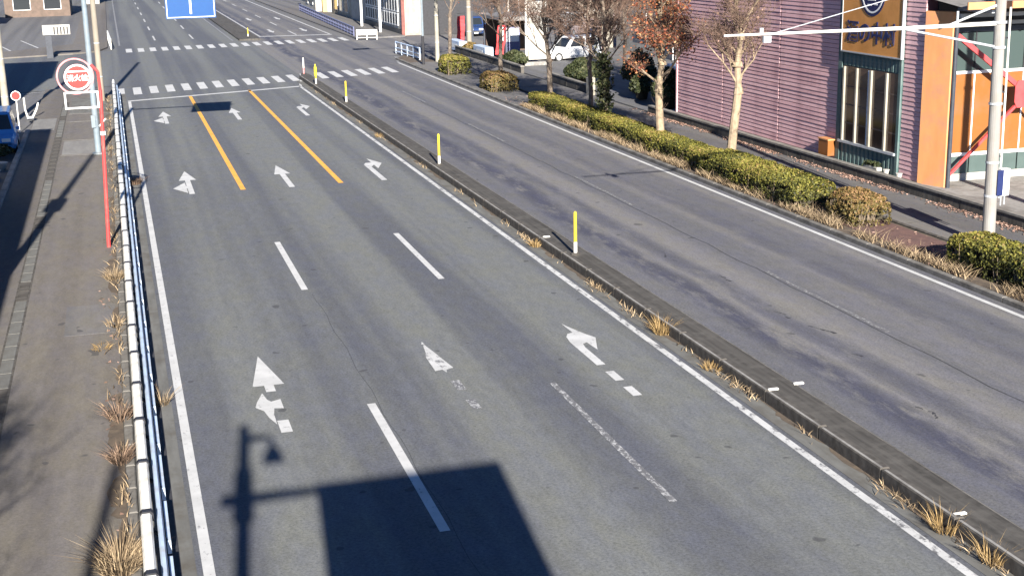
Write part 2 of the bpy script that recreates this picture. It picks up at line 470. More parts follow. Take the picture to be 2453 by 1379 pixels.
# left pavement with a rounded corner, kerbs and a drain line of lids
corner = [(-0.42, 81.0), (-0.75, 83.0), (-1.6, 84.4), (-2.6, 85.1), (-4.05, 85.9)]
sw = struct(MB().prism([(-4.0, -40), (-0.42, -40)] + corner, 'z', -0.05, 0.1).build('sidewalk_left', MT['walk']))
kb = MB().cbox(-0.415, -0.26, 0, 0.98, -0.05, 0.12, .02).mesh('kerb_stone', MT['kerb'])
kg = struct(MB().box(-0.25, 0.10, -40, 82, -0.05, 0.075).build('kerb_base', MT['gutter']))
for k in range(66): put(kb, 'kerb_stone', sw, (0, 15 + k, 0))
gut = struct(MB().box(0.105, 0.47, -40, 82, -0.05, 0.006).build('gutter', MT['gutter']))
MB().box(0.14, 0.27, -40, 81, 0.0, 0.009).build('rail_shadow_strip', MT['seam'], gut)  # dark strip painted in to deepen the guardrail's shadow on the gutter
kb2 = MB().cbox(-4.22, -4.005, 0, 1.48, -0.05, 0.2, .025).mesh('boundary_kerb_stone', MT['conc'])
for k in range(31): put(kb2, 'boundary_kerb_stone', sw, (0, 20 + 1.5 * k, 0))
lid = MB().cbox(-2.81, -2.55, 0, 0.95, 0.09, 0.110, .012).mesh('drain_lid', MT['gutter'])
lid2 = MB().cbox(-2.81, -2.55, 0, 0.95, 0.09, 0.108, .012).mesh('drain_grate', MT['kerb_d'])
for k in range(54):
    put(lid2 if (k % 9 in (3, 4) or 30 < k < 42) else lid, 'drain_lid', sw, (0, 22 + k, 0))
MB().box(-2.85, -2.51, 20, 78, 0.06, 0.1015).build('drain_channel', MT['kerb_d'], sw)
for y in (58.0, 62.5, 69.2, 72.4):           # concrete joints across the pavement
    MB().box(-2.45, -0.44, y, y + .07, 0.08, 0.103).build('pavement_joint', MT['conc'], sw)
for x0, x1, y0, y1, mt in ((-2.4, -0.6, 58.3, 62.3, 'strip'), (-4.0, -2.95, 66.5, 71, 'strip'), (-1.6, -.5, 30.4, 33.0, 'walk_r'), (-2.4, -0.5, 72.7, 80, 'gutter')):
    MB().box(x0, x1, y0, y1, 0.08, 0.1035).build('pavement_patch', MT[mt], sw)
# far-side corner pavement, left
struct(MB().prism([(-0.4, 119), (-0.4, 330), (-3.2, 330), (-3.2, 124), (-14, 112.5), (-14, 110.5), (-3, 113.5), (-1.2, 115)], 'z', -0.05, 0.1).build('sidewalk_far_left', MT['walk']))
# right verge, pavement, forecourt
verge = struct(MB().prism([(19.42, -20), (21.45, -20), (21.45, 92), (20.6, 99), (19.42, 96)], 'z', -0.05, 0.1).build('planting_bed', MT['soil']))
vk = MB().cbox(19.26, 19.415, 0, 1.98, -0.05, 0.13, .02).mesh('kerb_stone', MT['kerb'])
for k in range(41): put(vk, 'verge_kerb_stone', verge, (0, 14 + 2 * k, 0))
MB().box(19.46, 21.4, 66.2, 92, 0.05, 0.106).build('paved_infill', MT['walk_r'], verge)
MB().box(19.95, 21.35, 29.6, 34.6, 0.05, 0.112).build('reddish_bare_bed', MT['redsoil'], verge)
vk2 = MB().cbox(21.455, 21.57, 0, 1.98, -0.05, 0.16, .02).mesh('kerb_stone', MT['kerb_d'])
for k in range(33): put(vk2, 'bed_kerb_stone', verge, (0, 14 + 2 * k, 0))
swr = struct(MB().prism([(21.575, -20), (24.3, -20), (24.3, 99), (21.575, 96)], 'z', -0.05, 0.1).build('sidewalk_right', MT['walk_r']))
for k in range(18): MB().box(21.6, 24.28, 26 + k * 4, 26.04 + k * 4, .08, .104).build('pavement_joint', MT['kerb_d'], swr)
struct(MB().box(24.56, 70, -20, 59.5, -0.05, 0.3).build('forecourt', MT['conc']))
struct(MB().prism([(20.2, 117.5), (24.6, 118), (24.6, 300), (20.2, 300)], 'z', -0.05, 0.1).build('sidewalk_far_right', MT['walk_r']))
struct(MB().box(24.58, 90, 59.55, 98, -0.05, 0.08).build('parking_lot', MT['lot']))
for k in range(6):
    MB().flat([(26 + 2.6 * k, 74), (26.12 + 2.6 * k, 74), (28.0 + 2.6 * k, 79), (27.88 + 2.6 * k, 79)], 0.086).build('parking_line', MT['faded'], bpy.data.objects['parking_lot'])

# ------------------------------------------------------------------ road markings
Zm = 0.005
def quadmark(name, x0, x1, y0, y1, mat, z=Zm):
    return MB().flat([(x0, y0), (x1, y0), (x1, y1), (x0, y1)], z).build(name, MT[mat], road)
quadmark('edge_line', 0.555, 0.715, -20, 77.9, 'line')
quadmark('edge_line', 10.41, 10.56, -20, 81.2, 'line2')
MB().flat([(10.40, 81.2), (10.58, 81.2), (11.2, 85.4), (11.05, 85.4)], Zm).build('edge_line', MT['line2'], road)
quadmark('edge_line', 18.88, 19.02, -20, 93.5, 'line')
MB().flat([(18.86, 93.5), (19.04, 93.5), (19.9, 98.6), (19.75, 98.8)], Zm).build('edge_line', MT['faded'], road)
quadmark('edge_line', 19.0, 19.18, 125, 330, 'line2')
quadmark('edge_line', 12.75, 12.9, 125, 330, 'line2')
quadmark('edge_line', 10.0, 10.15, 121, 330, 'faded')
quadmark('edge_line', 0.5, 0.65, 121, 330, 'faded')
for a, b in ((33.0, 38.8), (18.05, 24.0), (3, 9)): quadmark('lane_dash', 3.99, 4.15, a, b, 'line')
quadmark('lane_dash', 7.47, 7.63, 32.85, 38.7, 'line')
quadmark('lane_dash', 7.60, 7.72, 17.95, 24.0, 'faded')
quadmark('yellow_lane_line', 3.87, 4.05, 47.8, 79.0, 'yellow')
quadmark('yellow_lane_line', 7.33, 7.51, 47.8, 80.6, 'yellow')
for a, b, mt in ((24.8, 30.6, 'ghost'), (40, 45.8, 'ghost'), (55, 61, 'ghost'), (70, 76, 'ghost')): quadmark('lane_dash', 15.5, 15.62, a, b, mt)
for k in range(9):
    for x in (3.6, 6.9, 16.1): quadmark('lane_dash', x, x + .15, 126 + 15 * k, 132 + 15 * k, 'line2')
# stop lines and crossings, both skewed like the side street
MB().flat([(0.55, 77.75), (10.5, 81.05), (10.5, 81.5), (0.55, 78.2)], Zm).build('stop_line', MT['line'], road)
MB().flat([(12.9, 125.1), (19.2, 124.1), (19.2, 124.8), (12.9, 125.8)], Zm).build('stop_line', MT['line2'], road)
for k in range(19):
    x = 0.22 + .955 * k
    if 11.2 < x < 11.6: continue
    yc = 83.3 + SK * (x - 1.2)
    MB().flat([(x - .235, yc - 2.08), (x + .235, yc - 1.92), (x + .235, yc + 2.08), (x - .235, yc + 1.92)], Zm).build('crosswalk_stripe', MT['line'], road)
for k in range(20):
    x = 1.25 + .945 * k
    yc = 115.1 + .173 * (x - 1.2)
    MB().flat([(x - .24, yc - 2.0), (x + .24, yc - 1.9), (x + .24, yc + 2.0), (x - .24, yc + 1.9)], Zm).build('crosswalk_stripe', MT['line'], road)
def arrow(polys, x, y, mat='line'):
    b = MB()
    for p in polys: b.flat([(x + q[0] * .62, y + q[1]) for q in p], Zm)
    return b.build('arrow_marking', MT[mat], road)
HEAD = [(0, 0), (-.27, -2.0), (.27, -2.0)]
def head(wd=.5, L=2.05): return [(0, 0), (-wd, -L), (wd, -L)]
Lh = [(-.72, -3.25), (-.22, -2.35), (-.12, -2.75), (-.12, -3.1), (-.12, -3.5), (-.05, -4.35), (-.3, -4.0)]
# near row
arrow([head(.5, 2.0), [(-.14, -2.0), (.16, -2.0), (.16, -2.4), (-.14, -2.4)],
       [(-.28, -2.45), (-.52, -2.95), (-.62, -3.25), (-.4, -3.5), (-.32, -3.9), (-.16, -4.3), (-.15, -3.75), (-.08, -3.4), (.2, -3.45), (.2, -2.9), (-.1, -3.0), (-.2, -2.85)],
       [(-.13, -4.1), (.2, -4.1), (.2, -4.75), (-.13, -4.75)]], 2.35, 27.75)
arrow([[(0, -.15), (-.06, -.2), (-.16, -.75), (-.26, -.95), (-.3, -2.0), (-.05, -1.95), (.02, -2.15), (.08, -1.98), (.34, -1.9), (.12, -.7)],
       [(-.08, -.1), (0, .1), (.02, -.1)]], 5.85, 27.5, 'line2')
arrow([[(-.12, -2.7), (.16, -2.7), (.16, -3.3), (-.12, -3.3)], [(-.12, -3.9), (.16, -3.9), (.16, -4.45), (-.12, -4.45)]], 5.88, 27.5, 'faded')
arrow([[(-.24, -3.0), (.06, -3.0), (.06, -1.75), (.12, -1.5), (.3, -1.42), (.36, -2.0), (.78, -1.15), (.55, -.75), (.27, -.1), (.2, .15), (.22, -.62), (0, -.68), (-.16, -.9), (-.24, -1.3)],
       [(-.22, -3.45), (.07, -3.45), (.07, -4.05), (-.22, -4.05)], [(-.22, -4.45), (.07, -4.45), (.07, -5.0), (-.22, -5.0)]], 9.0, 27.75)
for y in (52.65, 72.25):
    arrow([head(.5, 2.1), [(-.15, -2.1), (.15, -2.1), (.15, -5), (-.15, -5)], [(-.95, -3.7), (-.2, -2.55), (-.2, -4.75)], [(-.2, -3.85), (-.15, -3.85), (-.15, -3.3), (-.2, -3.3)]], 2.2, y)
    arrow([head(.48, 2.1), [(-.16, -2.1), (.16, -2.1), (.16, -5), (-.16, -5)]], 5.66, y)
    arrow([[(-.17, -5), (.15, -5), (.15, -1.95), (-.17, -1.4)], [(-.17, -1.35), (.15, -1.9), (.42, -1.5), (.42, -.95), (.05, -.95)], [(.42, .1), (.42, -2.4), (1.0, -1.2)]], 9.0, y + .1)
for x, y in ((14.6, 130.0), (17.7, 130.0), (17.7, 151), (14.6, 151)):
    arrow([[(0, 0), (-.5, 2.2), (.5, 2.2)], [(-.2, 2.2), (.2, 2.2), (.2, 5), (-.2, 5)]], x, y)
# tar seam and patches on the oncoming side
pts = [(15.43 + .03 * math.sin(y * 1.7) + .02 * math.sin(y * 4.1), y) for y in np.arange(8, 72, 1.0)]
sm = MB()
for (xa, ya), (xb, yb) in zip(pts, pts[1:]): sm.flat([(xa, ya), (xa + .026, ya), (xb + .026, yb), (xb, yb)], 0.003)
sm.build('tar_seam', MT['seam'], road)
sm = MB()
for x, y, l in ((13.9, 32.5, .8), (14.3, 30, .5), (14.1, 26.5, .5), (14.4, 24.7, .7), (14.2, 23.4, .35), (13.5, 19.8, .5), (4.25, 30, 0)):
    rq = random.Random(x * 10 + y)
    xx, yy = x, y
    for q in range(7 if l else 0):
        x2, y2, w2 = xx + rq.uniform(-.09, .06), yy + l * rq.uniform(.12, .3), rq.uniform(.008, .05)
        if rq.random() < .75: sm.flat([(xx - w2, yy), (xx + w2, yy + .02), (x2 + w2 * .5, y2), (x2 - w2 * .4, y2 - .02)], 0.003)
        xx, yy = x2, y2
pts = [(4.2 + .03 * math.sin(y * 2.1), y) for y in np.arange(8, 33, .7)]
for (xa, ya), (xb, yb) in zip(pts, pts[1:]): sm.flat([(xa, ya), (xa + .009, ya), (xb + .009, yb), (xb, yb)], 0.003)
sm.build('road_crack', MT['seam'], road)

# ------------------------------------------------------------------ median
med = struct(MB().prism([(11.2, -40), (11.75, -40), (11.75, 85.5), (11.65, 87.2), (11.35, 87.2), (11.2, 85.5)], 'z', -0.05, 0.215).build('median', MT['medtop']))
ks = MB().cbox(11.02, 11.195, 0, 1.96, -0.05, 0.235, .02).mesh('kerb_stone', MT['kerb_d'])
for k in range(36): put(ks, 'median_kerb_stone', med, (0, 13.6 + 2 * k, 0))
kt = MB().add([(11.035, 0, .2375), (11.085, 0, .2375), (11.085, 1.9, .2375), (11.035, 1.9, .2375)], [(0, 1, 2, 3)]).mesh('kerb_edge_wear', MT['conc'])
for k in range(36): put(kt, 'kerb_edge_wear', med, (0, 13.62 + 2 * k, 0))
MB().add([(11.72, -40, .2165), (11.745, -40, .2165), (11.745, 85, .2165), (11.72, 85, .2165)], [(0, 1, 2, 3)]).build('edge_wear', MT['kerb'], med)
MB().box(10.66, 11.015, -40, 84, -0.05, 0.008).build('median_gutter', MT['gutter'], med)
MB().box(11.755, 12.15, -40, 86, -0.05, 0.012).build('median_side_strip', MT['road_r'], med)
struct(MB().box(10.6, 12.4, 121, 330, -0.05, 0.15).build('median_far', MT['medtop']))
for k, (x, y) in enumerate(((11.1, 21.6), (11.7, 21.75), (11.1, 15.7), (11.15, 35.6))):
    props(MB().cbox(x, x + .2, y, y + .055, .21, .25, .012).build('reflector_chip', MT['white'], loc=(x, y, .21)),
          ['white reflector block on the dark left edge of the median kerb', 'white reflector block on the median beside the oncoming lane',
           'white reflector block on the median behind the tall yellow weed', 'white reflector block by the shadow of the nearest bollard'][k], 'reflector', 'reflector blocks on the median')

def bollard(x, y, h, lab):
    t = thing('lane_bollard', lab, 'bollard', (x, y, .215), 'bollards along the median')
    b = MB()
    for z0, z1, r0, r1 in ((.215, .25, .12, .12), (.25, .28, .12, .05)): b.tube((x, y, z0), (x, y, z1), r0, r1, 14)
    b.build('base', MT['kerb_d'], t)
    MB().tube((x, y, .28), (x, y, .28 + h * .24), .047, .047, 12).build('lower_sleeve', MT['white'], t)
    MB().tube((x, y, .28 + h * .24), (x, y, .17 + h), .045, .043, 12).build('post', MT['yelp'], t)
    MB().tube((x, y, .17 + h), (x, y, .215 + h), .043, .025, 12).build('cap', MT['yelp'], t)
    return t
bollard(11.32, 33.3, 1.17, 'yellow bollard with white foot on the median, nearest of the row')
bollard(11.3, 48.9, 1.17, 'yellow bollard on the median beside the second right-turn arrow')
bollard(11.35, 69.9, 1.13, 'yellow bollard on the median just before the stop line')
b4 = bollard(11.2, 79.6, 1.2, 'thick yellow bollard at the near crosswalk, wrapped post on the median end')
MB().tube((11.2, 79.6, .75), (11.2, 79.6, 1.25), .085, .085, 14).build('wrap', MT['yelp'], b4)
t = thing('lane_bollard', 'faded red and white bollard on the median tip at the crosswalk', 'bollard', (11.4, 86.2, .215), 'bollards along the median')
MB().tube((11.4, 86.2, .2), (11.4, 86.2, .27), .11, .06, 12).build('base', MT['kerb_d'], t)
MB().tube((11.4, 86.2, .27), (11.4, 86.2, .62), .05, .05, 12).build('lower_sleeve', MT['pink'], t)
MB().tube((11.4, 86.2, .62), (11.4, 86.2, 1.25), .048, .045, 12).build('post', MT['white'], t)
bollard(11.5, 122.4, .8, 'short yellow bollard beyond the far crosswalk at the far median tip')

# ------------------------------------------------------------------ guardrail on the left
gr = thing('guardrail', 'long white roadside guardrail with lower rail tinted blue for shade along left pavement', 'guardrail', (-0.15, 18, 0.075))
def rail_panel_mesh(L):
    b = MB()
    prof = [(-.205, .76), (-.205, .85), (-.18, .885), (-.075, .885), (-.05, .85), (-.05, .76)]
    b.prism(prof, 'y', 0.09, L - .09)
    b.box(-.15, -.11, 0.12, L - .12, .5, .76)
    return b
ys = [10.3 + 1.965 * k for k in range(36)]
pm = rail_panel_mesh(1.965).mesh('rail_panel', MT['white'], Vector((0, 0, 0)))
postm = MB().tube((-.13, 0, .02), (-.13, 0, .74), .05, .05, 10).box(-.17, -.07, -.1, .1, .70, .745).mesh('post', MT['darkb'])  # posts coloured dark to imitate the shadow in the joint gaps
lowm = MB().box(.11, .165, .0, 1.45, .20, .40).mesh('lower_plate', MT['bluew'])
bandm = MB().prism([(-.222, .75), (-.222, .855), (-.185, .895), (-.07, .895), (-.035, .855), (-.035, .75)], 'y', -.06, .06).mesh('dark_joint_band', MT['dark'])  # dark band wrapped round the rail at each joint
jm = MB().tube((-.1, 0, .6), (.13, 0, .36), .03, .03, 8).mesh('bracket', MT['darkb'])
for y in ys:
    o = put(pm, 'rail_panel', gr, (.15, y - 18, -.075))
    o.rotation_euler.y = random.uniform(-.012, .012)
    put(postm, 'post', gr, (.15, y - 18, -.075))
    put(lowm, 'lower_plate', gr, (.15, y - 18, -.075))
    put(bandm, 'dark_joint_band', gr, (.15, y - 18, -.075))
    put(jm, 'bracket', gr, (.15, y - 18 + .05, -.075))
MB().prism([(0.0, .46), (0.0, .60), (.025, .63), (.07, .62), (.09, .55), (.075, .46)], 'y', 10, 81.1).build('middle_rail', MT['bluew'], gr)  # blue colour stands in for the rail's skylit shade
MB().path([(-.13, 81.05, .85), (-.13, 81.6, .86), (-.1, 81.9, .72), (-.05, 81.95, .4), (-.05, 81.9, .05)], .055, 10).build('end_loop', MT['white'], gr)

# ------------------------------------------------------------------ left pavement furniture
# red hydrant post, leaning a little
hx, hy = -0.61, 39.5
t = thing('hydrant_sign', 'red fire hydrant sign post with round red disc and empty white frame', 'sign', (hx, hy, .1))
MB().tube((hx, hy, .1), (-.43, hy, 4.55), .055, .05, 12).build('post', MT['red'], t)
MB().path([(-.43, hy, 4.55), (-.45, hy, 5.05), (-.62, hy, 5.25)], .04, 8).build('top_bracket', MT['red'], t)
MB().disc((-1.0, hy - .05, 4.93), (0, -1, 0), .36, .03, 36).build('disc', MT['redl'], t)
MB().disc((-1.0, hy - .082, 4.93), (0, -1, 0), .355, .012, 36, .305).build('disc_border', MT['signw'], t)
MB().disc((-1.06, hy + .05, 4.95), (0, -1, 0), .50, .04, 40, .455).build('ring', MT['pink'], t)
MB().box(-1.26, -.74, hy - .092, hy - .082, 5.07, 5.11).build('disc_bar', MT['signw'], t)
text_mesh('消火栓', .19, 'lettering', MT['signw'], t, (-1.0, hy - .088, 4.9), (1, 0, 0), (0, 0, 1), .008)
fr = MB()
x0, x1, z0, z1 = -1.40, -.49, 4.06, 4.53
for a in ((x0, x1, z0, z0 + .045), (x0, x1, z1 - .045, z1), (x0, x0 + .045, z0 + .045, z1 - .045), (x1 - .045, x1, z0 + .045, z1 - .045)):
    fr.box(a[0], a[1], hy - .03, hy + .02, a[2], a[3])
fr.build('frame', MT['signw'], t)
MB().tube((-.55, hy - .01, 3.55), (-.36, hy - .01, 3.75), .02, .02, 6).build('clamp', MT['signw'], t)
MB().tube((-.47, hy, 3.3), (-.47, hy, 3.4), .075, .075, 12).build('band', MT['signw'], t)
# blue-grey gantry with the guide sign
gx_, gy_ = -0.94, 58.0
t = thing('guide_sign_gantry', 'blue-grey steel pole with long arm carrying a blue guide board over the lanes', 'sign gantry', (gx_, gy_, .1))
MB().tube((gx_, gy_, .1), (gx_, gy_, 6.7), .125, .10, 14).build('pole', MT['steelb'], t)
MB().tube((gx_, gy_, .1), (gx_, gy_, .16), .24, .24, 14).build('base_plate', MT['steelb'], t)
MB().tube((gx_, gy_, 6.42), (4.35, gy_, 6.42), .07, .055, 10).build('arm', MT['steelb'], t)
bd = MB().box(2.2, 4.2, gy_ - .12, gy_ - .08, 5.42, 7.0).build('board', MT['blue'], t)
bb = MB()
for a in ((2.24, 4.16, 5.46, 5.49), (2.24, 4.16, 6.93, 6.96), (2.24, 2.27, 5.49, 6.93), (4.13, 4.16, 5.49, 6.93)): bb.box(a[0], a[1], gy_ - .128, gy_ - .122, a[2], a[3])
bb.build('board_border', MT['signw'], bd)
MB().box(3.16, 3.24, gy_ - .128, gy_ - .122, 5.6, 6.5).add([(3.2, gy_ - .126, 6.8), (3.03, gy_ - .126, 6.5), (3.37, gy_ - .126, 6.5)], [(0, 1, 2)]).build('board_arrow', MT['signw'], bd)
MB().box(-1.1, -.94, gy_ - .2, gy_ - .1, 1.2, 1.7).build('control_box', MT['steelb'], t)

def utility_pole(x, y, h, r, lab, mat='pole', lean=0.0, group='concrete utility poles'):
    t = thing('utility_pole', lab, 'utility pole', (x, y, .1), group)
    MB().tube((x, y, .0), (x + lean, y, h), r, r * .66, 16).build('pole', MT[mat], t, smooth=False)
    for z in (1.4, 3.2, h * .7): MB().tube((x + lean * z / h, y, z), (x + lean * z / h, y, z + .05), r * .96, r * .96, 16).build('band', MT['steel'], t)
    return t
utility_pole(-0.81, 78.0, 10.2, .17, 'tan concrete pole at the near left crosswalk corner', 'tan')
utility_pole(-5.2, 69.8, 9.5, .18, 'cream concrete pole behind the blue car at left edge', 'cream')
utility_pole(-4.0, 29.4, 11.6, .17, 'tall pole just left of the frame whose shadow crosses the left pavement')
o = utility_pole(25.6, 28.4, 10.5, .17, 'pole right of the frame shading the orange shop panels')
MB().box(-4.3, -3.75, 29.2, 29.6, 6.7, 7.5).build('transformer', MT['steel'], bpy.data.objects['utility_pole.002'])
bpy.data.objects['transformer'].location = (0, 0, 0)

# round red sign by the blue car
t = thing('road_sign', 'small round red and white road sign beside the blue car', 'sign', (-4.5, 67, .0))
MB().tube((-4.5, 67, 0), (-4.5, 67, 1.95), .03, .03, 8).build('post', MT['white'], t)
MB().disc((-4.5, 66.95, 1.72), (0, -1, 0), .22, .02, 24).build('disc', MT['signw'], t)
MB().disc((-4.5, 66.93, 1.72), (0, -1, 0), .19, .01, 24).build('disc_face', MT['redl'], t)
# bent white pipe barrier
t = thing('pipe_barrier', 'small bent white pipe barrier on the left pavement by the blue car', 'barrier', (-4.2, 72, .1))
MB().path([(-4.55, 73.2, .95), (-4.5, 72.5, .45), (-4.38, 72, .12), (-4.15, 72, .1), (-3.95, 72.2, .45), (-3.85, 72.5, .75)], .045, 8).build('pipe', MT['white'], t)
MB().box(-4.42, -4.1, 71.9, 72.1, .06, .1).build('foot_plate', MT['steel'], t)
# dark post with white board, far left
t = thing('board_sign', 'dark post carrying a white board on the far left corner', 'sign', (-4.6, 110.8, 0))
MB().box(-4.85, -4.4, 110.7, 110.95, 0, 1.75).build('post', MT['darkb'], t)
MB().box(-5.0, -3.0, 110.6, 110.7, 1.76, 2.5).build('board', MT['wwall'], t)
for k in range(5): MB().box(-4.2 + .24 * k, -4.1 + .24 * k, 110.58, 110.6, 1.8, 2.35).build('board_stripe', MT['dark'], t)
# white corner guard fences
def guard_fence(name, lab, x0, y0, x1, y1, n, h, mat, cat='guardrail', slats=True, grp=None):
    t = thing(name, lab, cat, (x0, y0, .1), grp)
    d = Vector((x1 - x0, y1 - y0, 0)) / n
    for k in range(n + 1):
        p = Vector((x0, y0, .05)) + d * k
        MB().tube(p, p + Vector((0, 0, h)), .05, .05, 8).build('post', MT[mat], t)
    a, b = Vector((x0, y0, 0)), Vector((x1, y1, 0))
    MB().tube(a + Vector((0, 0, h)), b + Vector((0, 0, h)), .05, .05, 8).build('top_rail', MT[mat], t)
    MB().tube(a + Vector((0, 0, h * .55)), b + Vector((0, 0, h * .55)), .04, .04, 8).build('middle_rail', MT[mat], t)
    MB().tube(a + Vector((0, 0, h * .25)), b + Vector((0, 0, h * .25)), .04, .04, 8).build('lower_rail', MT[mat], t)
    return t
guard_fence('guard_fence', 'white guard fence at the far left corner beyond the side street', -.3, 127, -.1, 116.5, 5, .9, 'white')
guard_fence('guard_fence', 'pale blue guard fence at the right corner by the white pole', 20.55, 93.8, 20.25, 100.6, 4, .9, 'bluew')
t = guard_fence('guard_fence', 'dark barred guard fence along the far right pavement', 20.45, 120, 21.9, 166, 23, .85, 'purple')
for k in range(92):
    yy = 120.25 + .5 * k
    MB().box(20.43 + (yy - 120) * .0315, 20.47 + (yy - 120) * .0315, yy, yy + .05, .15, .9).build('bar', MT['purple'], t)
t = guard_fence('guard_fence', 'short white guard rail with white board at the far right corner', 20.0, 115.9, 21.6, 115.3, 2, .85, 'white')
MB().add([(20.05, 115.8, .52), (21.55, 115.2, .52), (21.55, 115.25, .86), (20.05, 115.85, .86)], [(0, 1, 2, 3)]).build('board', MT['white'], t)

# ------------------------------------------------------------------ cars
def car(name, lab, x, y, rot, mat, L=3.9, W=1.66, H=1.5, van=False, group=None):
    t = thing(name, lab, 'car', (0, 0, 0), group)
    hb = .92 if not van else 1.0
    hood = .30 if not van else .12
    # x forward, body from -L/2 to L/2
    st = [(-L / 2, .38, .78, .86), (-L / 2 + .08, .25, hb - .02, .96), (-L / 2 + .9, .2, hb, 1), (0, .2, hb, 1), (L / 2 - L * hood, .2, hb - .02, 1), (L / 2 - .35, .22, hb - .14, .96), (L / 2 - .06, .28, hb - .26, .88), (L / 2, .36, .55, .8)]
    b = MB(); hw = W / 2
    for (xx, zb, zt, kw) in st:
        w = hw * kw
        b.v += [(xx, -w * .9, zb), (xx, -w, zb + .16), (xx, -w, zt - .14), (xx, -w * .92, zt), (xx, w * .92, zt), (xx, w, zt - .14), (xx, w, zb + .16), (xx, w * .9, zb)]
    for k in range(len(st) - 1):
        for q in range(8):
            q2 = (q + 1) % 8
            b.f.append((k * 8 + q, k * 8 + q2, k * 8 + 8 + q2, k * 8 + 8 + q))
    b.f += [tuple(range(8)), tuple(range(len(st) * 8 - 1, len(st) * 8 - 9, -1))]
    b.build('body', MT[mat], t)
    # cabin
    xr, xf = -L / 2 + .12, L / 2 - L * hood - .02
    rr_, rf = (xr + .12, xf - .62) if not van else (xr + .08, xf - .4)
    c = MB()
    bw, tw = hw * .93, hw * .74
    lo = [(xr, -bw, hb - .01), (xf, -bw, hb - .03), (xf, bw, hb - .03), (xr, bw, hb - .01)]
    up = [(rr_ + .1, -tw, H - .03), (rf, -tw, H - .05), (rf, tw, H - .05), (rr_ + .1, tw, H - .03)]
    c.add(lo + up, [(0, 1, 5, 4), (1, 2, 6, 5), (2, 3, 7, 6), (3, 0, 4, 7), (4, 5, 6, 7)])
    c.add([(rr_ + .22, -tw + .1, H), (rf - .1, -tw + .1, H), (rf - .1, tw - .1, H), (rr_ + .22, tw - .1, H)] + up, [(0, 1, 2, 3), (4, 5, 1, 0), (5, 6, 2, 1), (6, 7, 3, 2), (7, 4, 0, 3)])
    c.build('cabin', MT[mat], t)
    lo = [Vector(p) for p in lo]; up = [Vector(p) for p in up]
    def pane(nm, a, b_, c_, d, u0, u1, v0, v1):
        n = (b_ - a).cross(d - a).normalized() * .008
        def P(u, v): return (a.lerp(b_, u)).lerp(d.lerp(c_, u), v)
        cen = (a + b_ + c_ + d) / 4
        if (cen - Vector((0, 0, hb))).dot(n) < 0: n = -n
        q = [P(u0, v0) + n, P(u1, v0) + n, P(u1, v1) + n, P(u0, v1) + n]
        MB().add(q, [(0, 1, 2, 3)]).build(nm, MT['glassd'], t)
    pane('windscreen', lo[1], lo[2], up[2], up[1], .06, .94, .08, .9)
    pane('rear_window', lo[3], lo[0], up[0], up[3], .08, .92, .12, .88)
    for a, b_, c_, d in ((lo[0], lo[1], up[1], up[0]), (lo[3], lo[2], up[2], up[3])):
        pane('side_window', a, b_, c_, d, .06, .44, .1, .86)
        pane('side_window', a, b_, c_, d, .48, .90, .1, .86)
    r = .31
    for sx in (-L / 2 + .72, L / 2 - .72):
        for sy in (-1, 1):
            yo = sy * (hw - .17)
            wh = MB().tube((sx, yo - sy * .02, r), (sx, yo + sy * .18, r), r, r, 18).build('wheel', MT['rubber'], t)
            MB().tube((sx, yo + sy * .18, r), (sx, yo + sy * .192, r), r * .66, r * .6, 14).build('rim', MT['rim'], wh)
    for sy in (-1, 1):
        MB().box(L / 2 - .13, L / 2 + .005, sy * hw * .5 - .17, sy * hw * .5 + .17, .56, .70).build('headlight', MT['lamp'], t)
        MB().box(-L / 2 - .006, -L / 2 + .08, sy * hw * .74 - .09, sy * hw * .74 + .09, .62, .9).build('tail_light', MT['lampr'], t)
        MB().box(xf - .25, xf - .1, sy * (hw + .08) - .07, sy * (hw + .08) + .07, hb - .02, hb + .12).build('mirror', MT[mat], t)
    MB().box(L / 2 - .03, L / 2 + .012, -.45, .45, .36, .5).build('grille', MT['dark'], t)
    MB().box(L / 2, L / 2 + .018, -.16, .16, .26, .38).build('number_plate', MT['signw'], t)
    t.location = (x, y, 0.0); t.rotation_euler.z = rot
    return t
D = math.radians
car('parked_car', 'bright blue car parked facing us left of the pavement', -5.05, 61.6, D(-88), 'carblue', 3.6, 1.6, 1.72, True)
c_ = car('parked_car', 'white estate car parked sideways in the lot behind bare trees', 30.2, 89.6, D(194), 'carwhite', 4.3, 1.7, 1.62)
c_ = car('parked_car', 'dark navy car parked by the far corner behind the white pole', 30.4, 116.2, D(-100), 'carnavy', 3.9, 1.66, 1.6)
c_ = car('parked_car', 'pale van standing in the shadow beside the mauve building', 27.9, 64.8, D(-100), 'carwhite', 3.5, 1.5, 1.8, True)
for k, (x, y, mt, lab) in enumerate(((42.0, 112, 'carpink', 'pale pink car in the far lot row behind the red-leaved tree'),
                                     (45.0, 111.3, 'carwhite', 'white car in the far lot row nearest the mauve building'),
                                     (40.2, 117.5, 'carwhite', 'white car at the back of the far lot above the white estate'),
                                     (38.3, 108.5, 'carpink', 'pale pink car parked in front of the back row in the far lot'),
                                     (34.5, 116, 'carsilver', 'silver car at the left end of the far lot'))):
    car('parked_car', lab, x, y, D(-95 + 4 * k), mt, 4.0, 1.68, 1.55, False, 'cars in the far lot')

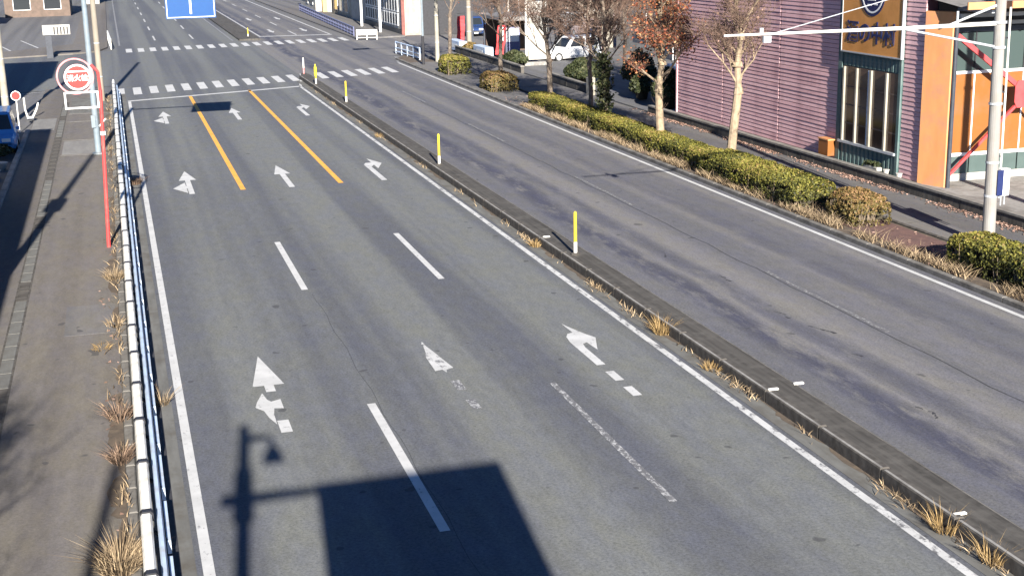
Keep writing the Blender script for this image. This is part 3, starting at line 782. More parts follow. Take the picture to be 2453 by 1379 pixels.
# ------------------------------------------------------------------ low walls on the right
def low_wall(lab, x0, y0, x1, y1, zt, step, mat='wall', cop='coping', base=0.08):
    t = thing('low_wall', lab, 'wall', (x0, y0, base), 'low block walls along the right pavement')
    n = max(1, round(abs(y1 - y0) / step)); dx, dy = (x1 - x0) / n, (y1 - y0) / n
    for k in range(n):
        xa, ya = x0 + dx * k, y0 + dy * k
        h = zt - .07 + random.uniform(-.006, .006)
        j = random.uniform(-.006, .006)
        MB().add([(xa + j, ya + .008, base), (xa + dx + j, ya + dy - .008, base), (xa + dx + j, ya + dy - .008, h), (xa + j, ya + .008, h),
                  (xa + .19 + j, ya + .008, base), (xa + dx + .19 + j, ya + dy - .008, base), (xa + dx + .19 + j, ya + dy - .008, h), (xa + .19 + j, ya + .008, h)],
                 [(0, 1, 2, 3), (4, 7, 6, 5), (3, 2, 6, 7), (0, 4, 5, 1), (0, 3, 7, 4), (1, 5, 6, 2)]).build('wall_block', MT[mat], t)
        MB().add([(xa - .03, ya + .004, h + .002), (xa + dx - .03, ya + dy - .004, h + .002), (xa + dx - .03, ya + dy - .004, zt), (xa - .03, ya + .004, zt),
                  (xa + .22, ya + .004, h + .002), (xa + dx + .22, ya + dy - .004, h + .002), (xa + dx + .22, ya + dy - .004, zt), (xa + .22, ya + .004, zt)],
                 [(0, 1, 2, 3), (4, 7, 6, 5), (3, 2, 6, 7), (0, 4, 5, 1), (0, 3, 7, 4), (1, 5, 6, 2)]).build('coping_stone', MT[cop], t)
    return t
low_wall('long dark low block wall below the mauve shop building', 24.33, 20, 24.25, 60.4, .47, 1.0)
low_wall('low block wall with planter between the two lot entrances', 24.4, 69.5, 24.6, 77.2, .55, 1.0)
low_wall('far low block wall behind the round clipped shrubs', 24.25, 81.5, 24.5, 99.5, .55, 1.2)
props(MB().cbox(24.2, 24.55, 68.7, 69.15, .05, 1.0, .03).build('gate_pillar', MT['cream'], loc=(24.4, 68.9, .05)), 'pale cream gate pillar at the lot entrance beside ivy trunks', 'pillar')

# ------------------------------------------------------------------ mauve shop building
S = thing('shop_building', 'two-storey shop with mauve siding, teal window bay and orange glazed front', 'building', (25, 38.4, .3))
MB().box(25.06, 43.0, 38.6, 58.62, .3, 7.45).build('wall_core', MT['sidegap'], S)
def board_mesh(y0, y1, nm='siding_board', h=.152):
    z1 = h - .012
    return MB().add([(25.058, y0, 0), (25.004, y0, .006), (25.02, y0, z1), (25.058, y0, z1), (25.058, y1, 0), (25.004, y1, .006), (25.02, y1, z1), (25.058, y1, z1)],
                    [(0, 1, 2, 3), (4, 7, 6, 5), (1, 5, 6, 2), (2, 6, 7, 3), (0, 4, 5, 1), (0, 3, 7, 4)])
wallp = MB().box(25.03, 25.058, 43.95, 58.6, .302, .318).build('siding', MT['siding'], S)
bays = [(43.93, 48.50), (48.57, 53.68), (53.75, 58.60), (38.62, 39.74)]
for bi, (ya, yb) in enumerate(bays):
    meshes = [board_mesh(ya, yb).mesh('siding_board', MT[mn], ORG[S]) for mn in ('siding', 'sidingb')]
    rest = MB()
    for k in range(47):
        z = .32 + .152 * k
        if z < 6.1:
            put(meshes[(k * 7 + bi * 3 + (k // 3)) % 3 // 2], 'siding_board', wallp, (random.uniform(-.006, .004), random.uniform(-.01, .01), z))
        else:
            bb = board_mesh(ya, yb)
            rest.add([(v[0], v[1], v[2] + z) for v in bb.v], bb.f)
    o = rest.build('upper_siding', MT['siding'], S); o['kind'] = 'stuff'
MB().box(24.95, 43.1, 38.5, 58.7, 7.45, 7.65).build('roof_edge', MT['roofg'], S)
MB().box(24.96, 25.02, 58.62, 58.74, .3, 7.45).build('corner_trim', MT['siding'], S)
# teal bay with window and sign
MB().box(24.99, 25.055, 39.76, 43.90, .3, 7.45).build('bay_backing', MT['teal'], S)
MB().box(24.93, 24.985, 43.62, 43.88, .3, 7.45).build('bay_jamb', MT['teal'], S)
MB().box(24.93, 24.985, 39.77, 39.93, .3, 7.45).build('bay_jamb', MT['teal'], S)
rm = MB().prism([(24.987, .0), (24.95, .045), (24.95, .20), (24.987, .245)], 'z', 0, 1)
rm = MB().add([(24.989, .0, 0), (24.945, .05, 0), (24.945, .19, 0), (24.989, .24, 0), (24.989, .0, 1), (24.945, .05, 1), (24.945, .19, 1), (24.989, .24, 1)],
              [(0, 1, 5, 4), (1, 2, 6, 5), (2, 3, 7, 6), (4, 5, 6, 7), (3, 2, 1, 0)])
lowr = rm.mesh('panel_rib', MT['teal'], Vector((25, 38.4, 0)))
for k in range(13):
    o = put(lowr, 'panel_rib', S, (0, 39.96 + .278 * k, .0)); o.scale.z = .66
    o = put(lowr, 'panel_rib', S, (0, 39.96 + .278 * k, 3.46)); o.scale.z = .38
    o.location.z = 3.46 - .0
W = MB().box(24.955, 24.985, 39.93, 43.6, 1.03, 3.72).build('window', MT['glassb'], S)
for y, w_, mt in ((43.36, .10, 'cream'), (42.5, .09, 'cream'), (41.55, .13, 'cream'), (40.55, .10, 'cream')):
    MB().box(24.88, 24.953, y, y + w_, 1.09, 3.70).build('mullion', MT[mt], W)
MB().box(24.86, 24.953, 39.9, 43.62, 1.0, 1.085).build('sill', MT['steel'], W)
for z in (1.7, 2.35, 3.0): MB().box(24.9535, 24.9545, 39.95, 43.3, z, z + .05).build('shelf_edge', MT['brown'], W)
MB().box(24.944, 24.954, 41.72, 41.86, 1.1, 3.68).build('window_highlight', MT['bluew'], W)  # pale strip painting a bluish highlight on the glass
SG = MB().box(24.86, 24.94, 39.74, 43.56, 4.27, 7.1).build('signboard', MT['signo'], S)
for a in ((39.74, 43.56, 4.22, 4.268), (39.69, 39.738, 4.22, 7.1), (43.562, 43.60, 4.22, 7.1)):
    MB().box(24.84, 24.945, a[0], a[1], a[2], a[3]).build('sign_frame', MT['steel'], SG)
text_mesh('酒の中村', .78, 'lettering', MT['navy'], SG, (24.85, 41.66, 4.92), (0, -1, 0), (0, 0, 1), .012, 1.02)
MB().disc((24.859, 41.62, 6.33), (-1, 0, 0), .80, .012, 40).build('emblem', MT['navy'], SG)
MB().disc((24.846, 41.62, 6.33), (-1, 0, 0), .70, .006, 40, .64).build('emblem_ring', MT['signw'], SG)
eb = MB()
for k, (dy, dz, wy, wz) in enumerate(((-.32, -.42, .2, .05), (.05, -.45, .26, .05), (-.2, -.28, .5, .04), (-.05, -.1, .06, .5), (-.3, .1, .6, .05), (.12, -.2, .07, .3))):
    eb.box(24.84, 24.846, 41.62 + dy, 41.62 + dy + wy, 6.33 + dz, 6.33 + dz + wz)
eb.build('emblem_strokes', MT['signw'], SG)
# orange column, gutter pipe, front facing the camera
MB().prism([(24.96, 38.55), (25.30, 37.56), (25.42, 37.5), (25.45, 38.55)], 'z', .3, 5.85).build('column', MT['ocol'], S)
MB().tube((25.40, 37.48, .3), (25.40, 37.48, 5.6), .065, .065, 10).build('gutter_pipe', MT['darkb'], S)
MB().box(25.49, 25.60, 37.75, 37.9, .3, 5.3).build('steel_column', MT['ycol'], S)
MB().box(30.95, 31.1, 37.75, 37.9, .3, 5.3).build('steel_column', MT['ycol'], S)
FY = 38.42
MB().box(25.4, 36, FY, FY + .15, .3, .54).build('plinth', MT['wwall'], S)
xs = [25.42, 26.83, 28.68, 30.5, 32.3, 34.1]
for a, b in zip(xs, xs[1:]):
    MB().box(a, b - .05, FY + .04, FY + .12, .545, 1.12).build('lower_panel', MT['teals'], S)
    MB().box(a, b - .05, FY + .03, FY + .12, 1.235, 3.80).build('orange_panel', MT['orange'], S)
    MB().box(a, b - .05, FY + .05, FY + .12, 3.90, 5.12).build('pane', MT['glasst'], S)
    MB().box(b - .047, b - .003, FY, FY + .10, 1.235, 3.80).build('mullion', MT['signw'], S)
    MB().box(b - .047, b - .003, FY + .02, FY + .10, 3.90, 5.12).build('upper_mullion', MT['dark'], S)
MB().box(25.4, 36, FY - .02, FY + .12, 1.125, 1.23).build('sill', MT['signw'], S)
MB().box(25.4, 36, FY - .02, FY + .12, 3.805, 3.895).build('rail', MT['signw'], S)
MB().box(25.4, 36, FY + .1, FY + .17, 5.125, 7.45).build('header', MT['dark'], S)
MB().box(25.4, 36, FY - .06, FY + .095, 5.15, 5.3).build('lintel', MT['darkb'], S)
def strut(p0, p1, wd, mat, nm, yy=37.82):
    a, b = Vector((p0[0], yy, p0[1])), Vector((p1[0], yy, p1[1]))
    d = (b - a).normalized(); n = Vector((-d.z, 0, d.x)) * wd / 2; t_ = Vector((0, .05, 0))
    MB().add([a - n - t_, b - n - t_, b + n - t_, a + n - t_, a - n + t_, b - n + t_, b + n + t_, a + n + t_],
             [(0, 1, 2, 3), (7, 6, 5, 4), (0, 4, 5, 1), (1, 5, 6, 2), (2, 6, 7, 3), (3, 7, 4, 0)]).build(nm, MT[mat], S)
strut((25.62, .62), (28.0, 2.78), .085, 'bred', 'brace')
strut((25.66, 5.1), (28.0, 3.42), .15, 'bred', 'brace')
strut((28.5, 3.42), (30.95, 5.1), .15, 'bred', 'brace')
strut((28.5, 2.78), (30.95, .62), .085, 'bred', 'brace')
MB().prism([(27.98, 2.7), (28.5, 2.7), (28.62, 2.9), (28.62, 3.4), (28.5, 3.58), (27.98, 3.58), (27.88, 3.4), (27.88, 2.9)], 'y', 37.74, 37.765).build('gusset_plate', MT['bred'], S)
# canopy over the front
MB().box(25.2, 37, 37.0, 37.16, 5.70, 5.82).build('canopy_beam', MT['wwall'], S)
MB().box(25.2, 37, 37.9, 38.04, 5.38, 5.5).build('canopy_beam', MT['wwall'], S)
for x in (26.0, 28.2, 30.4, 32.6): MB().box(x, x + .1, 36.6, 38.4, 5.83, 5.93).build('canopy_rafter', MT['steel'], S)
cr = MB(); n = 90
for k in range(n):
    xa, xb = 25.0 + 12 * k / n, 25.0 + 12 * (k + 1) / n
    za, zb = .05 * math.sin(k * 1.2), .05 * math.sin((k + 1) * 1.2)
    cr.add([(xa, 36.4, 6.0 + za), (xb, 36.4, 6.0 + zb), (xb, 38.5, 6.25 + zb), (xa, 38.5, 6.25 + za)], [(0, 1, 2, 3)])
cr.build('canopy_roof', MT['roofg'], S)
MB().box(24.95, 37, 36.3, 36.36, 5.98, 6.2).build('fascia', MT['ocol'], S)
# small things at the foot of the bay
t = thing('meter_box', 'orange wooden meter box on a post beside the teal window bay', 'box', (24.8, 44.2, .3))
MB().box(24.66, 24.95, 43.93, 44.62, .42, .98).build('box', MT['orange'], t)
MB().box(24.64, 24.97, 43.9, 44.65, .985, 1.03).build('lid', MT['ocol'], t)
MB().box(24.78, 24.86, 44.2, 44.3, .3, .415).build('post', MT['ocol'], t)
t = thing('planter', 'low white planter standing under the teal window bay', 'planter', (24.75, 41.0, .3))
MB().cbox(24.66, 24.86, 40.55, 41.5, .3, .52, .02).build('tub', MT['wwall'], t)
mesh_obj('plant', leaves('plant', np.stack([rng.uniform(-.08, .08, 160), rng.uniform(-.4, .5, 160), rng.uniform(.2, .36, 160)], 1), .09, MT['green']), t)
for k, y in enumerate((40.1, 39.3)):
    t = thing('pot', ['small white pot beside the white planter', 'small white pot at the foot of the mauve corner strip'][k], 'pot', (24.75, y, .3), 'white pots below the shop')
    MB().tube((24.75, y, .3), (24.75, y, .5), .07, .1, 10).build('tub', MT['wwall'], t)
    MB().tube((24.75, y, .5), (24.75, y, .53), .115, .115, 10).build('rim', MT['wwall'], t)

# ------------------------------------------------------------------ big pole with detector arm (right)
px_, py_ = 22.17, 30.7
t = thing('utility_pole', 'grey concrete pole with long white detector arm by the orange shop', 'utility pole', (px_, py_, .1), 'concrete utility poles')
MB().tube((px_, py_, 0), (px_ - .16, py_, 9.2), .175, .125, 20).build('pole', MT['pole'], t)
for z in (1.45, 2.35, 3.9, 5.36, 6.0): MB().tube((px_ - .16 * z / 9.2, py_, z), (px_ - .16 * z / 9.2, py_, z + .06), .178, .178, 20).build('band', MT['steel'], t)
ar = MB().tube((px_, py_, 6.0), (19.5, py_, 5.98), .055, .05, 10).tube((19.5, py_, 5.98), (14.3, py_, 5.99), .05, .026, 10).build('detector_arm', MT['white'], t)
MB().tube((15.3, py_, 5.98), (15.3, py_, 6.14), .05, .05, 8).box(15.35, 15.55, py_ - .04, py_ + .04, 5.78, 5.94).build('detector', MT['steel'], ar)
MB().tube((px_ - .08, py_, 5.38), (19.3, py_, 5.95), .035, .03, 8).build('lower_brace', MT['steel'], t)
MB().tube((px_ - .1, py_, 6.5), (20.6, py_, 6.02), .035, .03, 8).tube((20.8, py_, 5.95), (20.8, py_, 6.35), .03, .03, 8).build('upper_stay', MT['steel'], t)
MB().tube((15.65, py_, 6.0), (px_ - .12, py_, 7.45), .012, .012, 6).build('stay_cable', MT['steel'], t)
MB().tube((px_ + .22, py_ - .02, 1.4), (px_ + .18, py_ - .02, 6.4), .028, .028, 8).build('conduit', MT['white'], t)
for z in (2.5, 4.2, 5.6): MB().box(px_, px_ + .22, py_ - .03, py_ + .03, z, z + .04).build('conduit_clamp', MT['dark'], t)
cb = MB().box(px_ + .14, px_ + .42, py_ - .16, py_ + .02, 1.48, 2.2).build('control_box', MT['signw'], t)
MB().box(px_ + .02, px_ + .2, py_ - .20, py_ - .175, 1.5, 2.18).build('plate', MT['navy'], t)
MB().tube((px_ + .25, py_ - .06, 1.2), (px_ + .25, py_ - .06, 1.48), .02, .02, 6).tube((px_ + .36, py_ - .06, 1.22), (px_ + .36, py_ - .06, 1.48), .02, .02, 6).build('cable_tail', MT['steel'], cb)

# ------------------------------------------------------------------ hedges and shrubs
def box_hedge(name, lab, x0, x1, y0, y1, z0, z1, n, mat, rnd=.25, size=.075, cat='hedge', grp=None):
    cx, cy = (x0 + x1) / 2, (y0 + y1) / 2
    t = thing(name, lab, cat, (cx, cy, z0), grp)
    hx, hy, hz = (x1 - x0) / 2, (y1 - y0) / 2, z1 - z0
    # superellipse surface points with bumps
    u = rng.uniform(-1, 1, (n, 3)); u[:, 2] = rng.uniform(0, 1, n)
    face = rng.choice(4, n, p=[.34, .26, .12, .28] if hy > hx * 3 else [.34, .22, .22, .22])
    u[face == 0, 2] = 1
    s_ = rng.choice([-1, 1], n)
    u[face == 1, 0] = -1
    u[face == 2, 1] = s_[face == 2]
    u[face == 3, 0] = s_[face == 3]
    p = u.copy()
    p[:, 0] *= hx; p[:, 1] *= hy; p[:, 2] *= hz
    # round the edges
    ex = np.maximum(0, np.abs(p[:, 0]) - (hx - rnd)); ey = np.maximum(0, np.abs(p[:, 1]) - (hy - rnd)); ez = np.maximum(0, p[:, 2] - (hz - rnd))
    L = np.sqrt(ex ** 2 + ey ** 2 + ez ** 2); k = np.where(L > rnd, rnd / np.maximum(L, 1e-6), 1)
    p[:, 0] = np.sign(p[:, 0]) * (np.abs(p[:, 0]) - ex + ex * k)
    p[:, 1] = np.sign(p[:, 1]) * (np.abs(p[:, 1]) - ey + ey * k)
    p[:, 2] = p[:, 2] - ez + ez * k
    wob = .03 * (np.sin(p[:, 1] * 3.1 + p[:, 0] * 2) + .7 * np.sin(p[:, 1] * 7.3 + p[:, 2] * 5 + 1)) 
    sc = 1 + wob[:, None] * np.array([1.0 / max(hx, .3) * .6, 0, .9 / hz * .5])
    p *= sc
    p *= (1 - rng.uniform(0, .22, n) ** 1.3)[:, None] * np.array([1, 0, 0]) + np.array([0, 1, 1])
    p[:, 2] -= rng.uniform(0, .10, n) * (p[:, 2] > .2)
    nr = np.stack([p[:, 0] / hx, p[:, 1] / hy * (hx / hy), p[:, 2] / hz - .2], 1)
    # tint rises with height: sunlit top, shaded sides painted in; lower leaves sparse
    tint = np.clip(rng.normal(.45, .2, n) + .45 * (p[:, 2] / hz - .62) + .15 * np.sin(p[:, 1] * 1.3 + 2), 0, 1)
    keep = rng.uniform(0, 1, n) < np.clip(.22 + p[:, 2] / hz, 0, 1)
    gap = (np.sin(p[:, 1] * 5.3 + 1.7 * np.sin(p[:, 2] * 9)) + np.sin(p[:, 2] * 13 + p[:, 1] * 2.1)) < 1.25
    keep &= gap | (p[:, 2] > hz * .8)
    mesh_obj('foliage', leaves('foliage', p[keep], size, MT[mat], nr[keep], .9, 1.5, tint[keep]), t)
    tw = MB()
    for _ in range(int(34 * max(1, hy))):
        a = Vector((cx - hx * random.uniform(.55, .97) if random.random() < .7 else cx + random.uniform(-hx, hx) * .6, cy + random.uniform(-hy, hy) * .95, z0))
        for q in range(3):
            b = a + Vector((random.uniform(-.04, .2), random.uniform(-.16, .16), hz * random.uniform(.45, .85)))
            tw.tube(a, b, .009, .005, 3, False)
    tw.build('stems', MT['stem'], t)
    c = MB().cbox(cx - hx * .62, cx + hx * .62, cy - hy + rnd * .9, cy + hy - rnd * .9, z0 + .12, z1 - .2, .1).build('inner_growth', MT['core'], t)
    return t
box_hedge('hedge', 'long clipped green hedge between the road and right pavement', 19.85, 21.0, 43.6, 65.6, .1, .80, 62000, 'hedge', .14, .05)
box_hedge('hedge', 'bulging near end of the long hedge beside the browning round shrub', 19.65, 21.15, 36.9, 44.4, .1, .93, 27000, 'hedge', .24, .052)
box_hedge('hedge', 'green hedge end below the grey pole at the right edge', 19.9, 21.2, 20.5, 29.4, .1, .92, 26000, 'hedge', .24, .056)

def round_shrub(name, lab, x, y, rx, ry, h, n, mat, size=.07, z0=.1, grp=None, cat='shrub'):
    t = thing(name, lab, cat, (x, y, z0), grp)
    d = unit(n); d[:, 2] = np.abs(d[:, 2]) * 1.0 - .12
    r = rng.uniform(.68, 1.04, n) ** .6
    bump_ = 1 + .08 * np.sin(d[:, 0] * 7 + 1) * np.sin(d[:, 1] * 6) + .06 * np.sin(d[:, 2] * 9)
    p = d * (r * bump_)[:, None] * np.array([rx, ry, h * .62])
    p[:, 2] += h * .38
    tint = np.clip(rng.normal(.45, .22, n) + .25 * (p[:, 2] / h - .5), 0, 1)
    keep = p[:, 2] > .02
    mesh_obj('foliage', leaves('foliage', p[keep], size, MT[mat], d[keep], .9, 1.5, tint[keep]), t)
    tw = MB()
    for _ in range(40):
        a = Vector((x + random.uniform(-.15, .15), y + random.uniform(-.15, .15), z0))
        b = a + Vector((random.uniform(-rx, rx) * .7, random.uniform(-ry, ry) * .7, h * random.uniform(.4, .8)))
        tw.tube(a, b, .014, .006, 3, False)
    tw.build('stems', MT['twig'], t)
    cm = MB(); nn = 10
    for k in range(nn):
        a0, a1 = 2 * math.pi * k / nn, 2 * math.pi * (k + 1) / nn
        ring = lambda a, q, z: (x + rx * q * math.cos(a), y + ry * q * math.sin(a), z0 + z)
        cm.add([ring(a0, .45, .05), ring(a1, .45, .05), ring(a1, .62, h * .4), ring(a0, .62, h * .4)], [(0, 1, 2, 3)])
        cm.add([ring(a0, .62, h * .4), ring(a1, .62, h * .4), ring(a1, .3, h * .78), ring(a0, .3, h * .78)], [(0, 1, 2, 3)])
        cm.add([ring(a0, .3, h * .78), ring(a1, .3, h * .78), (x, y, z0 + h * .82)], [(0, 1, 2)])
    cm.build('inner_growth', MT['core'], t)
    return t
SH = 'clipped round shrubs on the right verge'
box_hedge('round_shrub', 'bright green clipped shrub at the foot of the white pole', 19.75, 21.4, 82.2, 85.2, .1, 1.2, 5200, 'hedge', .5, .085, 'shrub', SH)
box_hedge('round_shrub', 'brownish clipped shrub below the thin bare tree', 19.7, 21.4, 71.9, 74.9, .1, 1.05, 5200, 'hedgeb', .48, .08, 'shrub', SH)
box_hedge('round_shrub', 'browning clipped shrub at the near end of the long hedge', 20.05, 21.4, 33.9, 36.0, .1, .98, 8000, 'hedgeb', .48, .055, 'shrub', SH)
GB = 'green bushes behind the low walls'
round_shrub('bush', 'dark brown tangled bush in the shade behind the ivy trunks', 26.9, 68.2, .9, 1.2, 2.4, 2600, 'green', .11, grp='dark bushes in the shaded entrance')
round_shrub('bush', 'dark low bush in the building shade left of the pale van', 25.9, 65.4, .6, .8, 1.5, 1500, 'green', .11, grp='dark bushes in the shaded entrance')
round_shrub('bush', 'dense green bush behind the middle low wall by the lot', 25.6, 73.8, .9, 1.7, 1.5, 4200, 'green', .12, grp=GB)
round_shrub('bush', 'low green bush in front of the vending machine', 25.5, 87.0, .7, 1.7, .95, 2600, 'green', .13, grp=GB)
round_shrub('bush', 'small low bush between the blue and white planters', 25.1, 97.3, .6, .9, .8, 1200, 'hedgeb', .13, grp=GB)
round_shrub('bush', 'tall dark rounded bush beside the mauve building corner', 25.7, 61.4, .75, .95, 2.05, 4200, 'green', .11, grp=GB)
round_shrub('bush', 'low green plants at the nose of the blue car', -4.75, 58.9, .42, .7, .5, 900, 'green', .1, grp='plants by the blue car')
for k, (x, y) in enumerate(((-4.6, 55.9), (-4.72, 54.0))):
    t = thing('plant_pot', ['pale round pot in the shade in front of the blue car', 'pale pot in the shade nearest us beside the left kerb'][k], 'pot', (x, y, 0), 'pots in the left shade')
    MB().tube((x, y, -.02), (x, y, .26), .18, .26, 12).build('tub', MT['wwall'], t)
    MB().tube((x, y, .26), (x, y, .3), .28, .28, 12).build('rim', MT['wwall'], t)

# ------------------------------------------------------------------ street trees
def tree(lab, x, y, trunk_h, r0, top, limbs, twigs, bark, lean=(0, 0), spread=.9, leaf=None, nleaf=0, seed=1, ivy=False, name='street_tree', group='bare street trees on the right verge'):
    rd = random.Random(seed)
    t = thing(name, lab, 'tree', (x, y, .1), group)
    tr, tw = MB(), MB()
    tips = []
    base = Vector((x, y, .05)); fork = Vector((x + lean[0], y + lean[1], trunk_h))
    mid = base.lerp(fork, .5) + Vector((rd.uniform(-.05, .05), rd.uniform(-.05, .05), 0))
    tr.tube(base, base + Vector((0, 0, .25)), r0 * 1.35, r0 * 1.05, 10)
    tr.tube(base + Vector((0, 0, .25)), mid, r0 * 1.05, r0 * .92, 10)
    tr.tube(mid, fork, r0 * .92, r0 * .85, 10)
    tr.tube(fork - Vector((0, 0, .12)), fork + Vector((0, 0, .12)), r0 * 1.1, r0 * .8, 10)   # pollard knuckle
    def grow(p, d, L, r, dep):
        q = p + d * L
        mid_ = p.lerp(q, .5) + Vector((rd.uniform(-1, 1), rd.uniform(-1, 1), rd.uniform(-.3, .3))) * L * .06
        tgt = tr if r > .02 else tw
        n = 6 if r > .03 else (4 if r > .012 else 3)
        tgt.tube(p, mid_, r, r * .85, n, False); tgt.tube(mid_, q, r * .85, r * .68, n, False)
        tips.append(q)
        if dep <= 0 or q.z > top: return
        for _ in range(rd.choice((2, 3, 4))):
            nd = (d + Vector((rd.uniform(-1, 1), rd.uniform(-1, 1), rd.uniform(-.25, .9))) * .62).normalized()
            grow(q if rd.random() < .55 else mid_, nd, L * rd.uniform(.55, .86), r * rd.uniform(.5, .66), dep - 1)
    lead = [fork]
    nl = 5
    for k in range(nl):
        q = lead[-1] + Vector((rd.uniform(-.16, .16), rd.uniform(-.16, .16), (top - trunk_h) / nl))
        ra, rb = r0 * .78 * (1 - k / (nl + .6)), r0 * .78 * (1 - (k + 1) / (nl + .6))
        tr.tube(lead[-1], q, ra, rb, 8, False)
        if k < 3: tr.tube(q - Vector((0, 0, .09)), q + Vector((0, 0, .08)), rb * 1.9, rb * 1.5, 8)   # old pruning knuckle
        lead.append(q)
    for k in range(limbs * 2):
        f = (k / (limbs * 2)) ** 1.15 * .8
        idx = min(nl - 1, int(f * nl)); p = lead[idx].lerp(lead[idx + 1], f * nl - idx)
        a = 2.4 * k + rd.random()
        d = Vector((math.cos(a) * spread, math.sin(a) * spread, rd.uniform(.75, 1.5))).normalized()
        grow(p, d, (top - trunk_h) * rd.uniform(.14, .24) * (1.1 - f * .6), r0 * rd.uniform(.2, .34) * (1 - f * .4), 3)
    for _ in range(twigs * 3):
        p = rd.choice(tips)
        d = Vector((rd.uniform(-1, 1), rd.uniform(-1, 1), rd.uniform(-.2, 1.3))).normalized()
        L = rd.uniform(.25, .75)
        q = p + d * L
        tw.tube(p, q, .007, .003, 3, False)
        tips.append(q) if rd.random() < .1 else None
    for _ in range(14):                                          # short shoots along the trunk
        z = rd.uniform(trunk_h * .55, trunk_h)
        p = base.lerp(fork, z / trunk_h); a = rd.uniform(0, 6.28)
        tw.tube(p, p + Vector((math.cos(a) * .35, math.sin(a) * .35, rd.uniform(.2, .6))), .008, .004, 3, False)
    tr.build('trunk', MT[bark], t)
    tw.build('crown', MT['twig'], t)
    tp = np.array([tuple(q) for q in tips])
    if nleaf:
        pts = tp[rng.integers(0, len(tp), nleaf)] + rng.normal(0, .16, (nleaf, 3)) - np.array(ORG[t])
        mesh_obj('leaf_cover', leaves('leaf_cover', pts, .075, MT[leaf], None, 1.0, 1.4), t)
    if ivy:
        nn = 1500; k = rng.uniform(.25, 1.25, nn)
        pts = np.outer(1 - k, np.array(base)) + np.outer(k, np.array(fork)) + rng.normal(0, .17, (nn, 3)) - np.array(ORG[t])
        mesh_obj('ivy', leaves('ivy', pts, .12, MT['green'], None, 1.0, 1.4), t)
    return t
tree('bare pale-barked tree in front of the mauve siding', 20.95, 44.3, 2.95, .17, 7.6, 8, 1100, 'bark', (.28, 0), 1.0, 'litter', 160, 3)
tree('tree with orange-red leaves beside the mauve building corner', 20.8, 50.4, 2.45, .17, 7.4, 8, 700, 'bark', (-.12, 0), 1.0, 'redleaf', 5200, 11)
tree('dark ivy-clad tree between the red-leaved tree and the lot', 20.85, 57.0, 2.6, .16, 8.0, 9, 1300, 'barkd', (-.05, .1), 1.0, None, 0, 5, True)
tree('slim companion trunk standing close behind the ivy-clad tree', 21.05, 59.6, 2.6, .11, 7.8, 8, 1200, 'barkd', (.0, .1), .9, 'litter', 160, 15)
tree('bare tree with pale foot rising from the far end of the hedge', 20.85, 65.0, 2.4, .15, 8.0, 9, 1400, 'barkd', (-.05, 0), 1.05, 'litter', 200, 9)
tree('thin bare tree behind the brownish shrub', 21.3, 75.6, 2.6, .14, 8.0, 7, 1200, 'barkd', (0, 0), .9, 'litter', 120, 21)
tree('farthest bare tree beside the tan pole and banners', 21.4, 88.5, 3.4, .13, 8.2, 5, 700, 'barkd', (.1, 0), .8, 'redleaf', 160, 27)
tree('bare tree left of the frame with its shadow on the left pavement', -4.4, 6.5, 3.2, .15, 7.8, 6, 500, 'barkd', (0, 0), .6, None, 0, 31, group='bare trees left of the frame')

LT = 'bare trees inside the right lot'
tree('bare tree in the lot just behind the white estate car', 31.5, 95.5, 2.0, .12, 8.0, 8, 900, 'barkd', (0, 0), 1.0, None, 0, 41, group=LT)
tree('bare brown tree in the lot right of the white estate car', 30.0, 78.5, 2.0, .11, 7.0, 9, 1000, 'barkd', (0, 0), 1.0, None, 0, 43, group=LT)
tree('bare tree in the shaded entrance behind the pale van', 29.0, 70.5, 1.6, .11, 6.5, 9, 1000, 'barkd', (0, 0), 1.0, None, 0, 47, group=LT)
# ------------------------------------------------------------------ dry weeds
def weed(lab, x, y, z, r, h, n, mat, spread=.5, grp='dry weed tufts along the kerbs', wid=.008):
    t_ = rng.uniform(0, 2 * math.pi, n); q = np.sqrt(rng.uniform(0, 1, n)) * r
    base = np.stack([q * np.cos(t_), q * np.sin(t_) * 1.6, np.zeros(n)], 1)
    lean = np.stack([np.cos(t_), np.sin(t_), np.zeros(n)], 1) * rng.uniform(.05, spread, n)[:, None]
    o = mesh_obj('weed_tuft', blades('weed_tuft', base, lean, h, wid, MT[mat]), None, (x, y, z))
    return props(o, lab, 'weed', grp)
weed('big tawny weed tuft at the bottom edge left of the guardrail', -.55, 18.2, .1, .27, .30, 700, 'dry', 1.5, wid=.006)
weed('rusty weed tuft left of the guardrail above the bottom tuft', -.48, 22.3, .1, .16, .24, 240, 'rust', 1.2, wid=.006)
weed('pinkish dry weed tuft left of the guardrail near the lamp shadow', -.5, 24.5, .1, .2, .3, 200, 'rust', 1.3, wid=.006)
weed('yellowish straw patch on the pavement left of the guardrail', -.8, 29.2, .1, .2, .07, 120, 'dryy', 2.2, wid=.007)
weed('dry weed tuft at the foot of the red hydrant post', -.48, 35.6, .1, .22, .22, 260, 'dry', 1.3, wid=.006)
weed('low dry weeds behind the hydrant post along the kerb', -.5, 31.0, .1, .2, .16, 120, 'dry', 1.4, wid=.006)
weed('dry weed right of the guardrail in the gutter near us', .3, 25.3, .0, .11, .3, 90, 'dry', .9, wid=.006)
weed('brown weed patch in the gutter right of the guardrail', .36, 50.5, .0, .16, .26, 260, 'rust', 1.2, wid=.008)
weed('yellow weed clump at the median kerb by the nearest turn arrow', 10.93, 26.4, .0, .15, .36, 240, 'dryy', .9, wid=.007)
weed('yellow weed clump under the nearest bollard at the median kerb', 10.88, 35.5, .0, .12, .2, 130, 'dryy', 1.0, wid=.008)
weed('low yellow weed at the median kerb above the two reflectors', 10.9, 23.7, .0, .15, .16, 130, 'dryy', 1.3, wid=.006)
weed('tall yellow weed in the median gutter at lower right', 10.92, 15.7, .0, .13, .32, 130, 'dryy', 1.0, wid=.005)
